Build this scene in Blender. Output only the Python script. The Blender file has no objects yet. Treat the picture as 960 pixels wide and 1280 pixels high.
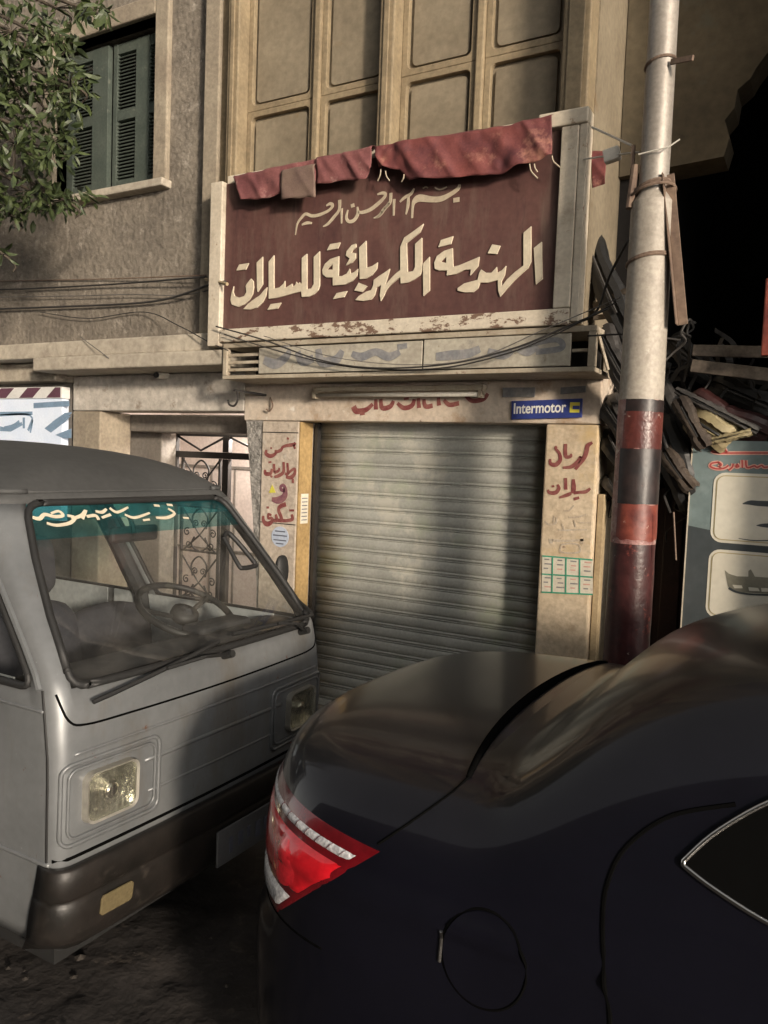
import bpy, bmesh, math, random
from mathutils import Vector, Matrix, noise
from mathutils.geometry import tessellate_polygon
R = math.radians
random.seed(7)
scene = bpy.context.scene
COL = scene.collection

# ------------------------------------------------------------------ camera
EYE = Vector((0.0, 0.0, 1.75))
FPX, CX, CY = 985.0, 480.0, 640.0                      # focal length and centre in photograph pixels
AX = Vector((0.8706, 0.0652, -0.4873)).normalized()   # world axes seen from the lens (right, down, forward)
AY = Vector((0.4898, -0.0380, 0.8710)); AY = (AY - AX*AX.dot(AY)).normalized()
AZ = AX.cross(AY); AZ = -AZ if AZ[1] > 0 else AZ
def to_world(v): return Vector((AX.dot(v), AY.dot(v), AZ.dot(v)))
cam = bpy.data.cameras.new('camera'); cam_o = bpy.data.objects.new('camera', cam); COL.objects.link(cam_o)
r_, u_, b_ = to_world(Vector((1,0,0))), to_world(Vector((0,-1,0))), to_world(Vector((0,0,-1)))
cam_o.matrix_world = Matrix(((r_.x,u_.x,b_.x,EYE.x),(r_.y,u_.y,b_.y,EYE.y),(r_.z,u_.z,b_.z,EYE.z),(0,0,0,1)))
cam.sensor_fit = 'VERTICAL'; cam.sensor_height = 36.0; cam.lens = FPX/1280*36.0
cam.clip_start = 0.05; cam.clip_end = 500
scene.camera = cam_o
scene.render.resolution_x, scene.render.resolution_y = 768, 1024

# ------------------------------------------------------------------ sky, sun, exposure (night, lit by the street light)
SUN_EL = 10.0
hx, hy = -1.55, 1.0                                    # horizontal travel direction of the light
w = bpy.data.worlds.new('World'); scene.world = w; w.use_nodes = True
nt = w.node_tree; bg = nt.nodes['Background']
sky = nt.nodes.new('ShaderNodeTexSky'); sky.sky_type = 'NISHITA'; sky.sun_disc = False
sky.sun_elevation = R(SUN_EL); sky.sun_rotation = math.atan2(-hx, -hy)
hs = nt.nodes.new('ShaderNodeHueSaturation'); hs.inputs['Saturation'].default_value = 0.15
tint = nt.nodes.new('ShaderNodeMix'); tint.data_type = 'RGBA'; tint.blend_type = 'MULTIPLY'
tint.inputs[0].default_value = 1.0; tint.inputs[7].default_value = (1.0, 0.955, 0.90, 1)
nt.links.new(sky.outputs[0], hs.inputs['Color']); nt.links.new(hs.outputs[0], tint.inputs[6])
nt.links.new(tint.outputs[2], bg.inputs[0]); bg.inputs[1].default_value = 0.105
sl = bpy.data.lights.new('street_light_sun', 'SUN'); sl.energy = 1.85; sl.angle = R(5.0); sl.color = (1.0, 0.85, 0.68)
so = bpy.data.objects.new('street_light_sun', sl); COL.objects.link(so)
hl = math.hypot(hx, hy)
so.rotation_euler = Vector((hx/hl*math.cos(R(SUN_EL)), hy/hl*math.cos(R(SUN_EL)), -math.sin(R(SUN_EL)))).to_track_quat('-Z', 'Y').to_euler()
so.location = (6, -5, 6)
vs = scene.view_settings; vs.view_transform = 'Standard'; vs.look = 'None'; vs.exposure = 1.25; vs.gamma = 1.0; vs.use_curve_mapping = False

# ------------------------------------------------------------------ helpers
def ray(x, y): return to_world(Vector((x-CX, y-CY, FPX)))
def at(x, y, Y):                                        # photograph pixel -> point on the plane Y = const
    d = ray(x, y); return EYE + d*(Y/d.y)
def on_plane(x, y, p, n):
    d = ray(x, y); return EYE + d*((p-EYE).dot(n)/d.dot(n))
def lerp(a, b, t): return a + (b-a)*t
def smooth(path, n=6):                                  # Catmull-Rom through the points
    p = [Vector(q) for q in path]
    if len(p) < 3: return p
    out = []
    for i in range(len(p)-1):
        a, b, c, d = p[max(i-1,0)], p[i], p[i+1], p[min(i+2,len(p)-1)]
        for k in range(n):
            t = k/n
            out.append(0.5*((2*b)+(c-a)*t+(2*a-5*b+4*c-d)*t*t+(3*b-a-3*c+d)*t*t*t))
    out.append(p[-1]); return out

class MB:
    def __init__(s): s.v = []; s.f = []
    def add(s, vs, fs):
        k = len(s.v); s.v += [Vector(q) for q in vs]; s.f += [[i+k for i in f] for f in fs]; return s
    def box(s, x0, x1, y0, y1, z0, z1, m=None):
        vs = [Vector(q) for q in ((x0,y0,z0),(x1,y0,z0),(x1,y1,z0),(x0,y1,z0),(x0,y0,z1),(x1,y0,z1),(x1,y1,z1),(x0,y1,z1))]
        if m: vs = [m @ q for q in vs]
        return s.add(vs, [(0,3,2,1),(4,5,6,7),(0,1,5,4),(1,2,6,5),(2,3,7,6),(3,0,4,7)])
    def bar(s, a, b, wd, ht, up=(0,0,1)):               # rectangular bar from a to b
        a, b = Vector(a), Vector(b); d = (b-a).normalized(); u = Vector(up)
        if abs(d.dot(u)) > .95: u = Vector((0,1,0))
        sd = d.cross(u).normalized()*wd/2; uu = sd.cross(d).normalized()*ht/2
        vs = [a-sd-uu, a+sd-uu, a+sd+uu, a-sd+uu, b-sd-uu, b+sd-uu, b+sd+uu, b-sd+uu]
        return s.add(vs, [(0,3,2,1),(4,5,6,7),(0,1,5,4),(1,2,6,5),(2,3,7,6),(3,0,4,7)])
    def tube(s, path, r, n=8, cap=True):
        p = [Vector(q) for q in path]; k = len(p); vs = []; fs = []; prev = None
        for i in range(k):
            d = (p[min(i+1,k-1)]-p[max(i-1,0)])
            d = d.normalized() if d.length > 1e-9 else Vector((0,0,1))
            if prev is None:
                a = Vector((0,0,1)) if abs(d.z) < .9 else Vector((1,0,0)); prev = d.cross(a).normalized()
            else:
                prev = prev - d*prev.dot(d)
                prev = prev.normalized() if prev.length > 1e-6 else d.orthogonal().normalized()
            e = d.cross(prev); rr = r[i] if isinstance(r, (list, tuple)) else r
            for j in range(n):
                t = 2*math.pi*j/n; vs.append(p[i]+(prev*math.cos(t)+e*math.sin(t))*rr)
        for i in range(k-1):
            for j in range(n):
                fs.append((i*n+j, i*n+(j+1)%n, (i+1)*n+(j+1)%n, (i+1)*n+j))
        if cap: fs.append(tuple(range(n))[::-1]); fs.append(tuple(range((k-1)*n, k*n)))
        return s.add(vs, fs)
    def grid(s, fn, nu, nv, closed_u=False):
        vs = [fn(i/(nu if closed_u else nu-1), j/(nv-1)) for j in range(nv) for i in range(nu)]
        fs = []
        for j in range(nv-1):
            for i in range(nu if closed_u else nu-1):
                i2 = (i+1) % nu
                fs.append((j*nu+i, j*nu+i2, (j+1)*nu+i2, (j+1)*nu+i))
        return s.add(vs, fs)
    def prism(s, loops, off):                            # loops: list of 3-D point loops (outer, holes); off: extrusion
        off = Vector(off); L = [[Vector(q) for q in l] for l in loops]; flat = [q for l in L for q in l]; n = len(flat)
        tris = tessellate_polygon(L)
        fs = [tuple(t) for t in tris] + [tuple(i+n for i in t[::-1]) for t in tris]; k = 0
        for l in L:
            m = len(l)
            for i in range(m): fs.append((k+i, k+(i+1)%m, k+(i+1)%m+n, k+i+n))
            k += m
        return s.add(flat+[q+off for q in flat], fs)
    def ribbon(s, pts, wd, nrm, th):                     # brush stroke: pts 3-D, wd width per point, lying on plane nrm
        p = [Vector(q) for q in pts]; k = len(p); nrm = Vector(nrm).normalized(); a = []; b = []
        for i in range(k):
            d = (p[min(i+1,k-1)]-p[max(i-1,0)]).normalized(); sd = d.cross(nrm).normalized()
            ww = wd[i] if isinstance(wd, (list, tuple)) else wd
            a.append(p[i]+sd*ww/2); b.append(p[i]-sd*ww/2)
        lo = a+b; n2 = 2*k; up = [q+nrm*th for q in lo]; fs = []
        for i in range(k-1):
            fs.append((n2+i, n2+i+1, n2+k+i+1, n2+k+i)); fs.append((i, i+1, n2+i+1, n2+i)); fs.append((k+i, n2+k+i, n2+k+i+1, k+i+1))
        fs.append((0, n2, n2+k, k)); fs.append((k-1, 2*k-1, n2+2*k-1, n2+k-1))
        return s.add(lo+up, fs)
    def build(s, name, mat, parent=None, bevel=0, smooth_=False, solid=0, shift=True, sub=0, recalc=True):
        me = bpy.data.meshes.new(name)
        if shift and s.v:
            lo = Vector((min(q.x for q in s.v), min(q.y for q in s.v), min(q.z for q in s.v)))
            hi = Vector((max(q.x for q in s.v), max(q.y for q in s.v), max(q.z for q in s.v)))
            c = Vector(((lo.x+hi.x)/2, (lo.y+hi.y)/2, lo.z))
        else: c = Vector((0,0,0))
        me.from_pydata([tuple(q-c) for q in s.v], [], s.f); me.validate()
        bm = bmesh.new(); bm.from_mesh(me)
        if recalc: bmesh.ops.recalc_face_normals(bm, faces=bm.faces)
        if smooth_:
            for f in bm.faces: f.smooth = True
        bm.to_mesh(me); bm.free(); me.materials.append(mat)
        o = bpy.data.objects.new(name, me); COL.objects.link(o); o.location = c
        if parent: attach(o, parent)
        if solid: m = o.modifiers.new('s', 'SOLIDIFY'); m.thickness = abs(solid); m.offset = -1 if solid > 0 else 1
        if sub: m = o.modifiers.new('u', 'SUBSURF'); m.levels = sub; m.render_levels = sub
        if bevel:
            m = o.modifiers.new('b', 'BEVEL'); m.width = bevel; m.segments = 2; m.limit_method = 'ANGLE'; m.angle_limit = R(40)
        return o
ORIG = {}
def world_loc(o): return (world_loc(o.parent) + o.location) if o.parent else o.location.copy()
def attach(o, parent):
    o.location = o.location - world_loc(parent); o.parent = parent
def tag(o, label, cat, group=None):
    o['label'] = label; o['category'] = cat
    if group: o['group'] = group
    return o
def thing(name, loc, label, cat, group=None):
    o = bpy.data.objects.new(name, None); COL.objects.link(o); o.location = loc; o.empty_display_size = .2
    return tag(o, label, cat, group)
def structure(o): o['kind'] = 'structure'; return o
def stuff(o): o['kind'] = 'stuff'; return o
def copy_of(o, loc, parent=None):
    c = o.copy(); COL.objects.link(c); c.parent = None; c.location = loc
    if parent: attach(c, parent)
    return c

# ------------------------------------------------------------------ materials
def pm(name, col, rough=.8, col2=None, scale=3.0, fine=40.0, var=.25, bump=.3, bdist=.004, stain=None, metal=0, coat=0, coat_r=.05, stretch=(1,1,1), spec=.5, rvar=.0, emis=None):
    m = bpy.data.materials.new(name); m.use_nodes = True; n = m.node_tree; L = n.links; N = n.nodes
    b = N['Principled BSDF']; g = N.new('ShaderNodeNewGeometry')
    mp = N.new('ShaderNodeMapping'); mp.inputs['Scale'].default_value = stretch; L.new(g.outputs['Position'], mp.inputs[0])
    n1 = N.new('ShaderNodeTexNoise'); n1.inputs['Scale'].default_value = scale; n1.inputs['Detail'].default_value = 6; n1.inputs['Roughness'].default_value = .62
    n2 = N.new('ShaderNodeTexNoise'); n2.inputs['Scale'].default_value = fine; n2.inputs['Detail'].default_value = 4
    L.new(mp.outputs[0], n1.inputs['Vector']); L.new(mp.outputs[0], n2.inputs['Vector'])
    r1 = N.new('ShaderNodeValToRGB'); r1.color_ramp.elements[0].position = .36; r1.color_ramp.elements[1].position = .66
    c2 = col2 if col2 else tuple(c*(1-var) for c in col)
    r1.color_ramp.elements[0].color = (*c2, 1); r1.color_ramp.elements[1].color = (*col, 1)
    L.new(n1.outputs['Fac'], r1.inputs[0])
    mr = N.new('ShaderNodeMapRange'); mr.inputs[1].default_value = .3; mr.inputs[2].default_value = .7; mr.inputs[3].default_value = 1-var*.6; mr.inputs[4].default_value = 1+var*.4
    L.new(n2.outputs['Fac'], mr.inputs[0])
    mx = N.new('ShaderNodeMix'); mx.data_type = 'RGBA'; mx.blend_type = 'MULTIPLY'; mx.inputs[0].default_value = 1
    L.new(r1.outputs[0], mx.inputs[6]); L.new(mr.outputs[0], mx.inputs[7]); out = mx.outputs[2]
    for st in (stain or []):                              # (colour, scale, threshold, softness)
        n3 = N.new('ShaderNodeTexNoise'); n3.inputs['Scale'].default_value = st[1]; n3.inputs['Detail'].default_value = 8; n3.inputs['Roughness'].default_value = .7
        m3 = N.new('ShaderNodeMapping'); m3.inputs['Location'].default_value = (st[1]*1.7, 3.1, st[2]*9); m3.inputs['Scale'].default_value = st[4] if len(st) > 4 else (1,1,1)
        L.new(g.outputs['Position'], m3.inputs[0]); L.new(m3.outputs[0], n3.inputs['Vector'])
        q = N.new('ShaderNodeMapRange'); q.inputs[1].default_value = st[2]; q.inputs[2].default_value = st[2]+st[3]
        L.new(n3.outputs['Fac'], q.inputs[0]); x = N.new('ShaderNodeMix'); x.data_type = 'RGBA'
        L.new(q.outputs[0], x.inputs[0]); L.new(out, x.inputs[6]); x.inputs[7].default_value = (*st[0], 1); out = x.outputs[2]
    L.new(out, b.inputs['Base Color']); b.inputs['Roughness'].default_value = rough; b.inputs['Metallic'].default_value = metal
    b.inputs['Specular IOR Level'].default_value = spec
    if rvar:
        q = N.new('ShaderNodeMapRange'); q.inputs[3].default_value = max(rough-rvar, .02); q.inputs[4].default_value = min(rough+rvar, 1); L.new(n1.outputs['Fac'], q.inputs[0]); L.new(q.outputs[0], b.inputs['Roughness'])
    if coat: b.inputs['Coat Weight'].default_value = coat; b.inputs['Coat Roughness'].default_value = coat_r
    if bump:
        ad = N.new('ShaderNodeMath'); ad.operation = 'MULTIPLY_ADD'; ad.inputs[1].default_value = 1.6; L.new(n1.outputs['Fac'], ad.inputs[0]); L.new(n2.outputs['Fac'], ad.inputs[2])
        bp = N.new('ShaderNodeBump'); bp.inputs['Strength'].default_value = bump; bp.inputs['Distance'].default_value = bdist
        L.new(ad.outputs[0], bp.inputs['Height']); L.new(bp.outputs[0], b.inputs['Normal'])
    if emis: b.inputs['Emission Color'].default_value = (*emis[0], 1); b.inputs['Emission Strength'].default_value = emis[1]
    return m
def glass_mat(name, tintc=(.8,.85,.85), refl=.9, dust=.05, rough=.03, dustc=(.35,.33,.3), trans_keep=1.0):
    m = bpy.data.materials.new(name); m.use_nodes = True; n = m.node_tree; N = n.nodes; L = n.links
    N.remove(N['Principled BSDF']); o = N['Material Output']
    tr = N.new('ShaderNodeBsdfTransparent'); tr.inputs[0].default_value = (*tintc, 1)
    gl = N.new('ShaderNodeBsdfGlossy'); gl.inputs['Roughness'].default_value = rough; gl.inputs[0].default_value = (refl, refl, refl, 1)
    df = N.new('ShaderNodeBsdfDiffuse'); df.inputs[0].default_value = (*dustc, 1)
    fr = None
    g = N.new('ShaderNodeNewGeometry'); nz = N.new('ShaderNodeTexNoise'); nz.inputs['Scale'].default_value = 9; nz.inputs['Detail'].default_value = 6; L.new(g.outputs['Position'], nz.inputs['Vector'])
    q = N.new('ShaderNodeMapRange'); q.inputs[1].default_value = .35; q.inputs[2].default_value = .75; q.inputs[3].default_value = dust*.4; q.inputs[4].default_value = dust*1.8; L.new(nz.outputs['Fac'], q.inputs[0])
    a = N.new('ShaderNodeMixShader'); L.new(q.outputs[0], a.inputs[0]); L.new(tr.outputs[0], a.inputs[1]); L.new(df.outputs[0], a.inputs[2])
    dt = N.new('ShaderNodeVectorMath'); dt.operation = 'DOT_PRODUCT'; L.new(g.outputs['Incoming'], dt.inputs[0]); L.new(g.outputs['Normal'], dt.inputs[1])
    ab_ = N.new('ShaderNodeMath'); ab_.operation = 'ABSOLUTE'; L.new(dt.outputs['Value'], ab_.inputs[0])
    om = N.new('ShaderNodeMath'); om.operation = 'SUBTRACT'; om.inputs[0].default_value = 1.0; L.new(ab_.outputs[0], om.inputs[1])
    pw_ = N.new('ShaderNodeMath'); pw_.operation = 'POWER'; pw_.inputs[1].default_value = 5.0; L.new(om.outputs[0], pw_.inputs[0])
    fr = N.new('ShaderNodeMath'); fr.operation = 'MULTIPLY_ADD'; fr.inputs[1].default_value = .92; fr.inputs[2].default_value = .08; L.new(pw_.outputs[0], fr.inputs[0])
    c = N.new('ShaderNodeMixShader'); L.new(fr.outputs[0], c.inputs[0]); L.new(a.outputs[0], c.inputs[1]); L.new(gl.outputs[0], c.inputs[2]); L.new(c.outputs[0], o.inputs[0])
    return m

M = {}
M['plaster'] = pm('old_plaster', (.235,.205,.165), .93, (.15,.13,.107), 2.2, 26, .4, .9, .014, [((.33,.295,.25), 6, .57, .10), ((.085,.075,.063), 2.6, .58, .2), ((.40,.37,.32), 30, .66, .05)])
M['oppwall'] = pm('opposite_plaster', (.10,.09,.075), .9, (.07,.06,.05), 1.5, 20, .3, .4, .01)
M['trim'] = pm('trim_stone', (.33,.285,.215), .9, (.245,.205,.155), 4, 40, .3, .5, .006, [((.17,.14,.11), 7, .6, .15)])
M['slab'] = pm('slab_plaster', (.47,.42,.34), .9, (.36,.32,.26), 3, 30, .3, .5, .006, [((.22,.185,.15), 5, .55, .18), ((.14,.12,.10), 3, .60, .12, (.5,1,2))])
M['whitewash'] = pm('whitewashed_wall', (.54,.50,.45), .92, (.42,.39,.345), 3, 24, .3, .6, .008, [((.25,.21,.17), 6, .58, .1), ((.58,.55,.5), 9, .62, .06)])
M['stone'] = pm('pillar_stone', (.60,.50,.37), .88, (.46,.37,.26), 4, 45, .3, .4, .004, [((.30,.22,.14), 5, .54, .2), ((.50,.36,.17), 2.2, .52, .2), ((.16,.11,.08), 14, .65, .06)])
M['greystone'] = pm('pillar_stone_grey', (.54,.47,.39), .9, (.42,.355,.29), 5, 35, .35, .6, .008, [((.50,.46,.41), 9, .6, .08)])
M['jamb'] = pm('rough_jamb', (.42,.40,.37), .95, (.19,.18,.165), 12, 50, .4, 1.0, .015)
M['header'] = pm('header_wash', (.62,.54,.45), .9, (.48,.40,.32), 4, 40, .25, .5, .005, [((.36,.25,.16), 5, .55, .15), ((.70,.66,.6), 9, .62, .08), ((.20,.15,.11), 16, .64, .06)])
M['yellow'] = pm('ochre_jamb', (.43,.295,.13), .8, (.30,.20,.085), 5, 40, .3, .3, .003, [((.22,.13,.05), 8, .62, .1)])
M['bay'] = pm('bay_paint', (.285,.225,.140), .7, (.205,.16,.10), 5, 40, .25, .25, .003, [((.17,.11,.06), 5, .63, .15, (1,1,.25))])
M['baypane'] = pm('bay_panel', (.25,.21,.148), .75, (.185,.152,.105), 3, 30, .25, .3, .003, [((.19,.13,.07), 4, .62, .15)])
M['green'] = pm('shutter_green', (.075,.092,.076), .85, (.05,.066,.055), 6, 60, .3, .3, .003, [((.14,.15,.12), 14, .62, .1)])
M['slat'] = pm('shutter_steel', (.46,.465,.43), .5, (.36,.365,.335), 2.6, 60, .2, .12, .002, [((.40,.43,.34), 1.7, .55, .12), ((.22,.20,.17), 6, .62, .15), ((.53,.52,.46), 1.1, .58, .05), ((.15,.10,.07), 30, .70, .03)], metal=.2, rvar=.1)  # broad patches: part own colour, part uneven light put into the paint
M['maroon'] = pm('maroon_board', (.118,.056,.047), .60, (.082,.037,.034), 3, 30, .3, .2, .002, [((.15,.098,.078), 5, .50, .2, (1,1,.22)), ((.035,.016,.02), 5, .58, .16, (1.6,1,.18)), ((.15,.10,.08), 3, .64, .1, (3,1,.3))])
M['cream'] = pm('cream_letter', (.62,.55,.42), .7, (.52,.45,.34), 7, 60, .15, .1, .002, [((.35,.28,.2), 22, .68, .06)])
M['creamthin'] = pm('cream_letter_thin', (.52,.45,.33), .75, (.42,.35,.26), 9, 60, .2, .1, .002)
M['whiteframe'] = pm('white_frame', (.60,.54,.44), .7, (.48,.42,.33), 5, 50, .2, .25, .003, [((.26,.17,.11), 9, .62, .05), ((.30,.25,.19), 5, .53, .2)])
M['peel'] = pm('peeling_rail', (.60,.54,.44), .75, (.50,.44,.35), 9, 60, .2, .4, .004, [((.16,.10,.07), 13, .54, .03, (1,1,2))])
M['redcloth'] = pm('red_cloth', (.20,.055,.048), .75, (.10,.028,.032), 5, 90, .25, .3, .003, [((.33,.15,.11), 6, .57, .12), ((.06,.02,.025), 5, .60, .12)])  # lighter blotches paint in fold highlights; the dark ones are stains
M['pinkcloth'] = pm('faded_cloth', (.24,.09,.085), .8, (.15,.05,.052), 7, 90, .25, .3, .003, [((.36,.22,.19), 8, .58, .10), ((.10,.035,.04), 6, .60, .12)])  # pale blotches are highlights put into the colour, dark ones stains
M['browncloth'] = pm('brown_patch', (.19,.13,.10), .85, (.14,.09,.075), 8, 120, .2, .3, .003)
M['boxpanel'] = pm('box_panel', (.42,.39,.32), .8, (.33,.30,.245), 5, 40, .25, .3, .003, [((.18,.17,.16), 6, .6, .12), ((.24,.2,.15), 11, .63, .06)])
M['ironpaint'] = pm('cream_iron', (.42,.37,.29), .7, (.32,.27,.2), 10, 60, .2, .3, .003, [((.16,.10,.07), 16, .6, .06)])
M['smudge'] = pm('worn_blue_paint', (.17,.175,.19), .85, (.27,.26,.25), 14, 60, .3, .1, .002)
M['dark'] = pm('dark_iron', (.03,.027,.025), .6, None, 8, 60, .3, .2, .002)
M['black'] = pm('black_rubber', (.018,.018,.018), .6, None, 9, 70, .3, .15, .002)
M['gap'] = pm('gap_black', (.004,.004,.004), 1.0, None, 8, 60, .2, 0, spec=0)
M['cable'] = pm('cable_black', (.035,.032,.03), .7, None, 9, 70, .3)
M['cablegrey'] = pm('cable_grey', (.14,.13,.12), .7, None, 9, 70, .3)
M['whiteplastic'] = pm('white_plastic', (.7,.66,.58), .5, None, 9, 70, .15)
M['blue'] = pm('blue_enamel', (.035,.055,.24), .45, (.03,.045,.19), 6, 60, .2, .1, .001)
M['signwhite'] = pm('print_white', (.75,.75,.73), .6, None, 9, 70, .1)
M['signyellow'] = pm('print_yellow', (.65,.6,.08), .6, None, 9, 70, .1)
M['paintred'] = pm('painted_red', (.175,.035,.038), .85, (.26,.10,.085), 22, 90, .3, .1, .001)
M['paintpurple'] = pm('painted_purple', (.16,.055,.085), .85, (.25,.12,.12), 20, 90, .3, .1, .001)
M['paintbrown'] = pm('painted_faded', (.50,.44,.36), .85, (.42,.34,.25), 16, 90, .3, .1, .001)
M['paper'] = pm('paper', (.66,.62,.52), .8, (.56,.52,.43), 12, 90, .15, .15, .002, [((.45,.35,.3), 40, .62, .06)])
M['papergreen'] = pm('paper_green', (.06,.33,.21), .8, None, 12, 90, .2)
M['stickerblue'] = pm('sticker_blue', (.50,.56,.66), .7, (.40,.46,.58), 20, 90, .2, .1, .001)
M['ink'] = pm('ink', (.12,.13,.17), .8, None, 12, 90, .2)
M['pole'] = pm('galvanised_pole', (.41,.37,.315), .6, (.29,.26,.22), 5, 60, .3, .3, .003, [((.20,.165,.125), 7, .56, .15, (1,1,.4)), ((.46,.43,.37), 16, .64, .06)], metal=.1, rvar=.1)
M['polegrey'] = pm('pole_upper', (.34,.31,.275), .5, (.26,.235,.205), 4, 60, .25, .3, .003, [((.2,.16,.12), 9, .62, .12)], metal=.3, rvar=.1)
M['polepeel'] = pm('pole_peeling', (.42,.27,.24), .45, (.20,.06,.06), 14, 50, .35, .8, .006, [((.52,.47,.42), 18, .58, .06), ((.10,.03,.03), 30, .63, .05)])
M['poledull'] = pm('pole_dull_red', (.13,.035,.028), .35, (.07,.022,.02), 9, 40, .3, .6, .005, [((.30,.24,.2), 22, .62, .05)])
M['polered'] = pm('pole_red', (.22,.055,.036), .45, (.11,.026,.022), 12, 40, .35, .35, .003, [((.48,.36,.3), 26, .64, .04)])
M['polemaroon'] = pm('pole_maroon', (.065,.020,.020), .38, (.035,.013,.014), 9, 40, .35, .45, .004, [((.24,.06,.045), 10, .58, .08), ((.40,.34,.29), 26, .66, .03), ((.02,.012,.012), 6, .60, .1)])
M['tape'] = pm('black_tape', (.010,.010,.011), .42, (.030,.020,.019), 9, 40, .4, .3, .003, [((.16,.05,.04), 11, .63, .06)])
M['rust'] = pm('rusty_steel', (.20,.14,.10), .8, (.12,.08,.06), 12, 60, .3, .4, .003)
M['road'] = pm('road_dirt', (.040,.034,.031), .9, (.022,.019,.018), 3.5, 30, .4, .5, .012, [((.085,.07,.058), 9, .6, .1)])
M['pave'] = pm('pavement', (.25,.22,.18), .9, (.17,.15,.125), 4, 40, .3, .6, .008)
M['gravel'] = pm('gravel', (.06,.05,.042), .9, (.035,.03,.026), 8, 40, .3)
M['void'] = pm('shade_black_wall', (.014,.012,.011), .95, None, 5, 40, .3)  # near-black colour stands for shade inside the shop, window recess and sign box
M['olive'] = pm('olive_plaster', (.125,.10,.063), .9, (.08,.064,.04), 2.4, 20, .3, .5, .006, [((.11,.10,.07), 2.2, .58, .08), ((.04,.03,.02), 4, .60, .15)])
M['hall'] = pm('hall_wall', (.60,.53,.48), .75, (.50,.43,.385), 4, 40, .2, .3, .004, [((.38,.32,.29), 7, .62, .12)])
M['inner'] = pm('inner_plaster', (.20,.18,.155), .9, (.14,.125,.11), 4, 40, .3, .5, .006)
M['wood'] = pm('raw_wood', (.27,.205,.135), .8, (.17,.125,.08), 6, 60, .3, .4, .004, stretch=(1,1,.2))
M['palewood'] = pm('pale_wood', (.42,.33,.20), .8, (.31,.235,.14), 6, 60, .3, .4, .004)
M['plank'] = pm('grey_plank', (.20,.165,.13), .85, (.07,.055,.042), 7, 60, .35, .4, .004)
M['doorbrown'] = pm('dark_brown_board', (.035,.014,.012), .5, (.02,.01,.009), 6, 60, .35, .3, .003)
M['bumpgrey'] = pm('bumper_grey', (.075,.07,.066), .6, (.03,.028,.027), 6, 60, .3, .2, .003, rvar=.15)
M['scrap'] = pm('scrap_strips', (.055,.05,.046), .65, (.018,.017,.016), 6, 60, .3, .2, .003, [((.12,.105,.085), 5, .66, .05)])
M['bumpblack'] = pm('bumper_black', (.014,.014,.014), .5, (.02,.02,.02), 6, 60, .3, .2, .003, rvar=.15)
M['bumpbrown'] = pm('bumper_brown', (.075,.055,.04), .7, (.03,.022,.017), 6, 60, .3, .2, .003)
M['bumpcream'] = pm('bumper_cream', (.33,.28,.16), .55, (.22,.18,.10), 6, 60, .3, .2, .003)
M['bumpred'] = pm('bumper_red', (.05,.015,.014), .5, (.025,.01,.01), 6, 60, .3, .2, .003)
M['poster'] = pm('poster_print', (.22,.28,.28), .5, (.10,.14,.145), 2.0, 20, .2, .05, .001, [((.25,.31,.31), 3.5, .56, .2)])
M['posterdark'] = pm('poster_dark', (.035,.045,.05), .5, (.06,.07,.075), 3, 20, .2, .05, .001)
M['card'] = pm('poster_card', (.66,.64,.55), .5, (.58,.55,.46), 2.5, 30, .1, .05, .001)
M['cardedge'] = pm('poster_card_edge', (.42,.36,.2), .5, None, 3, 30, .1)
M['printred'] = pm('print_red', (.40,.06,.055), .6, None, 9, 60, .15)
M['printpink'] = pm('print_pink', (.62,.36,.30), .6, None, 9, 60, .15)
M['printgrey'] = pm('print_grey', (.16,.155,.12), .5, (.24,.23,.18), 5, 60, .15)
M['lightbox'] = pm('lit_sign_face', (.66,.70,.76), .5, (.56,.62,.72), 4, 60, .1, 0, emis=((.75,.85,1.0), .10))
M['printblue'] = pm('print_blue', (.22,.33,.47), .6, None, 9, 60, .2)
M['purple'] = pm('print_purple', (.13,.055,.085), .6, None, 9, 60, .2)
M['leaf'] = pm('leaf', (.075,.10,.034), .5, (.022,.036,.012), 14, 60, .3, .1, .002)
M['bark'] = pm('bark', (.09,.07,.05), .9, (.05,.04,.03), 9, 40, .4, .8, .01)
# van and car
M['vanpaint'] = pm('van_paint', (.185,.193,.198), .38, (.145,.152,.157), 2.5, 30, .12, .05, .002, [((.13,.115,.095), 4, .54, .22, (1,1,.30)), ((.13,.06,.035), 14, .66, .03), ((.27,.28,.28), 40, .68, .04), ((.10,.09,.075), 30, .66, .06, (1,1,.2))], metal=.25, rvar=.08)
M['vanroof'] = pm('van_roof_dust_shade', (.060,.061,.061), .7, (.045,.046,.046), 3, 40, .2, .05, .002)  # dusty van paint with the low-light shading put into its colour
M['vanbump'] = pm('van_bumper', (.018,.014,.012), .48, (.010,.009,.008), 6, 50, .35, .3, .003, [((.05,.042,.035), 9, .58, .15), ((.09,.08,.07), 45, .68, .04, (1,.3,1.5))], rvar=.15)
M['vaninner'] = pm('van_interior', (.022,.023,.026), .75, (.025,.025,.027), 6, 40, .3)
M['vanwhite'] = pm('van_door_card', (.40,.42,.43), .55, None, 6, 40, .2)
M['seat'] = pm('van_seat', (.045,.045,.055), .85, (.03,.03,.038), 9, 60, .3)
M['chrome'] = pm('chrome', (.6,.58,.55), .18, None, 9, 60, .1, 0, metal=1)
M['chromedull'] = pm('dull_bezel', (.42,.40,.35), .4, None, 9, 60, .2, .1, .002, metal=.5)
M['reflector'] = pm('reflector', (.66,.66,.60), .20, (.50,.50,.45), 14, 30, .2, .5, .012, metal=.9)
M['amber'] = pm('indicator_lens', (.15,.12,.065), .25, None, 40, 90, .2, .3, .003)
M['carpaint'] = pm('car_paint', (.0050,.0050,.0088), .32, (.0042,.0042,.0074), 3, 40, .1, 0, metal=.0, coat=.6, coat_r=.04, spec=.10)
M['carglass'] = pm('car_glass', (.006,.006,.007), .3, None, 3, 40, .1, 0, coat=1.0, spec=.15)
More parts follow.
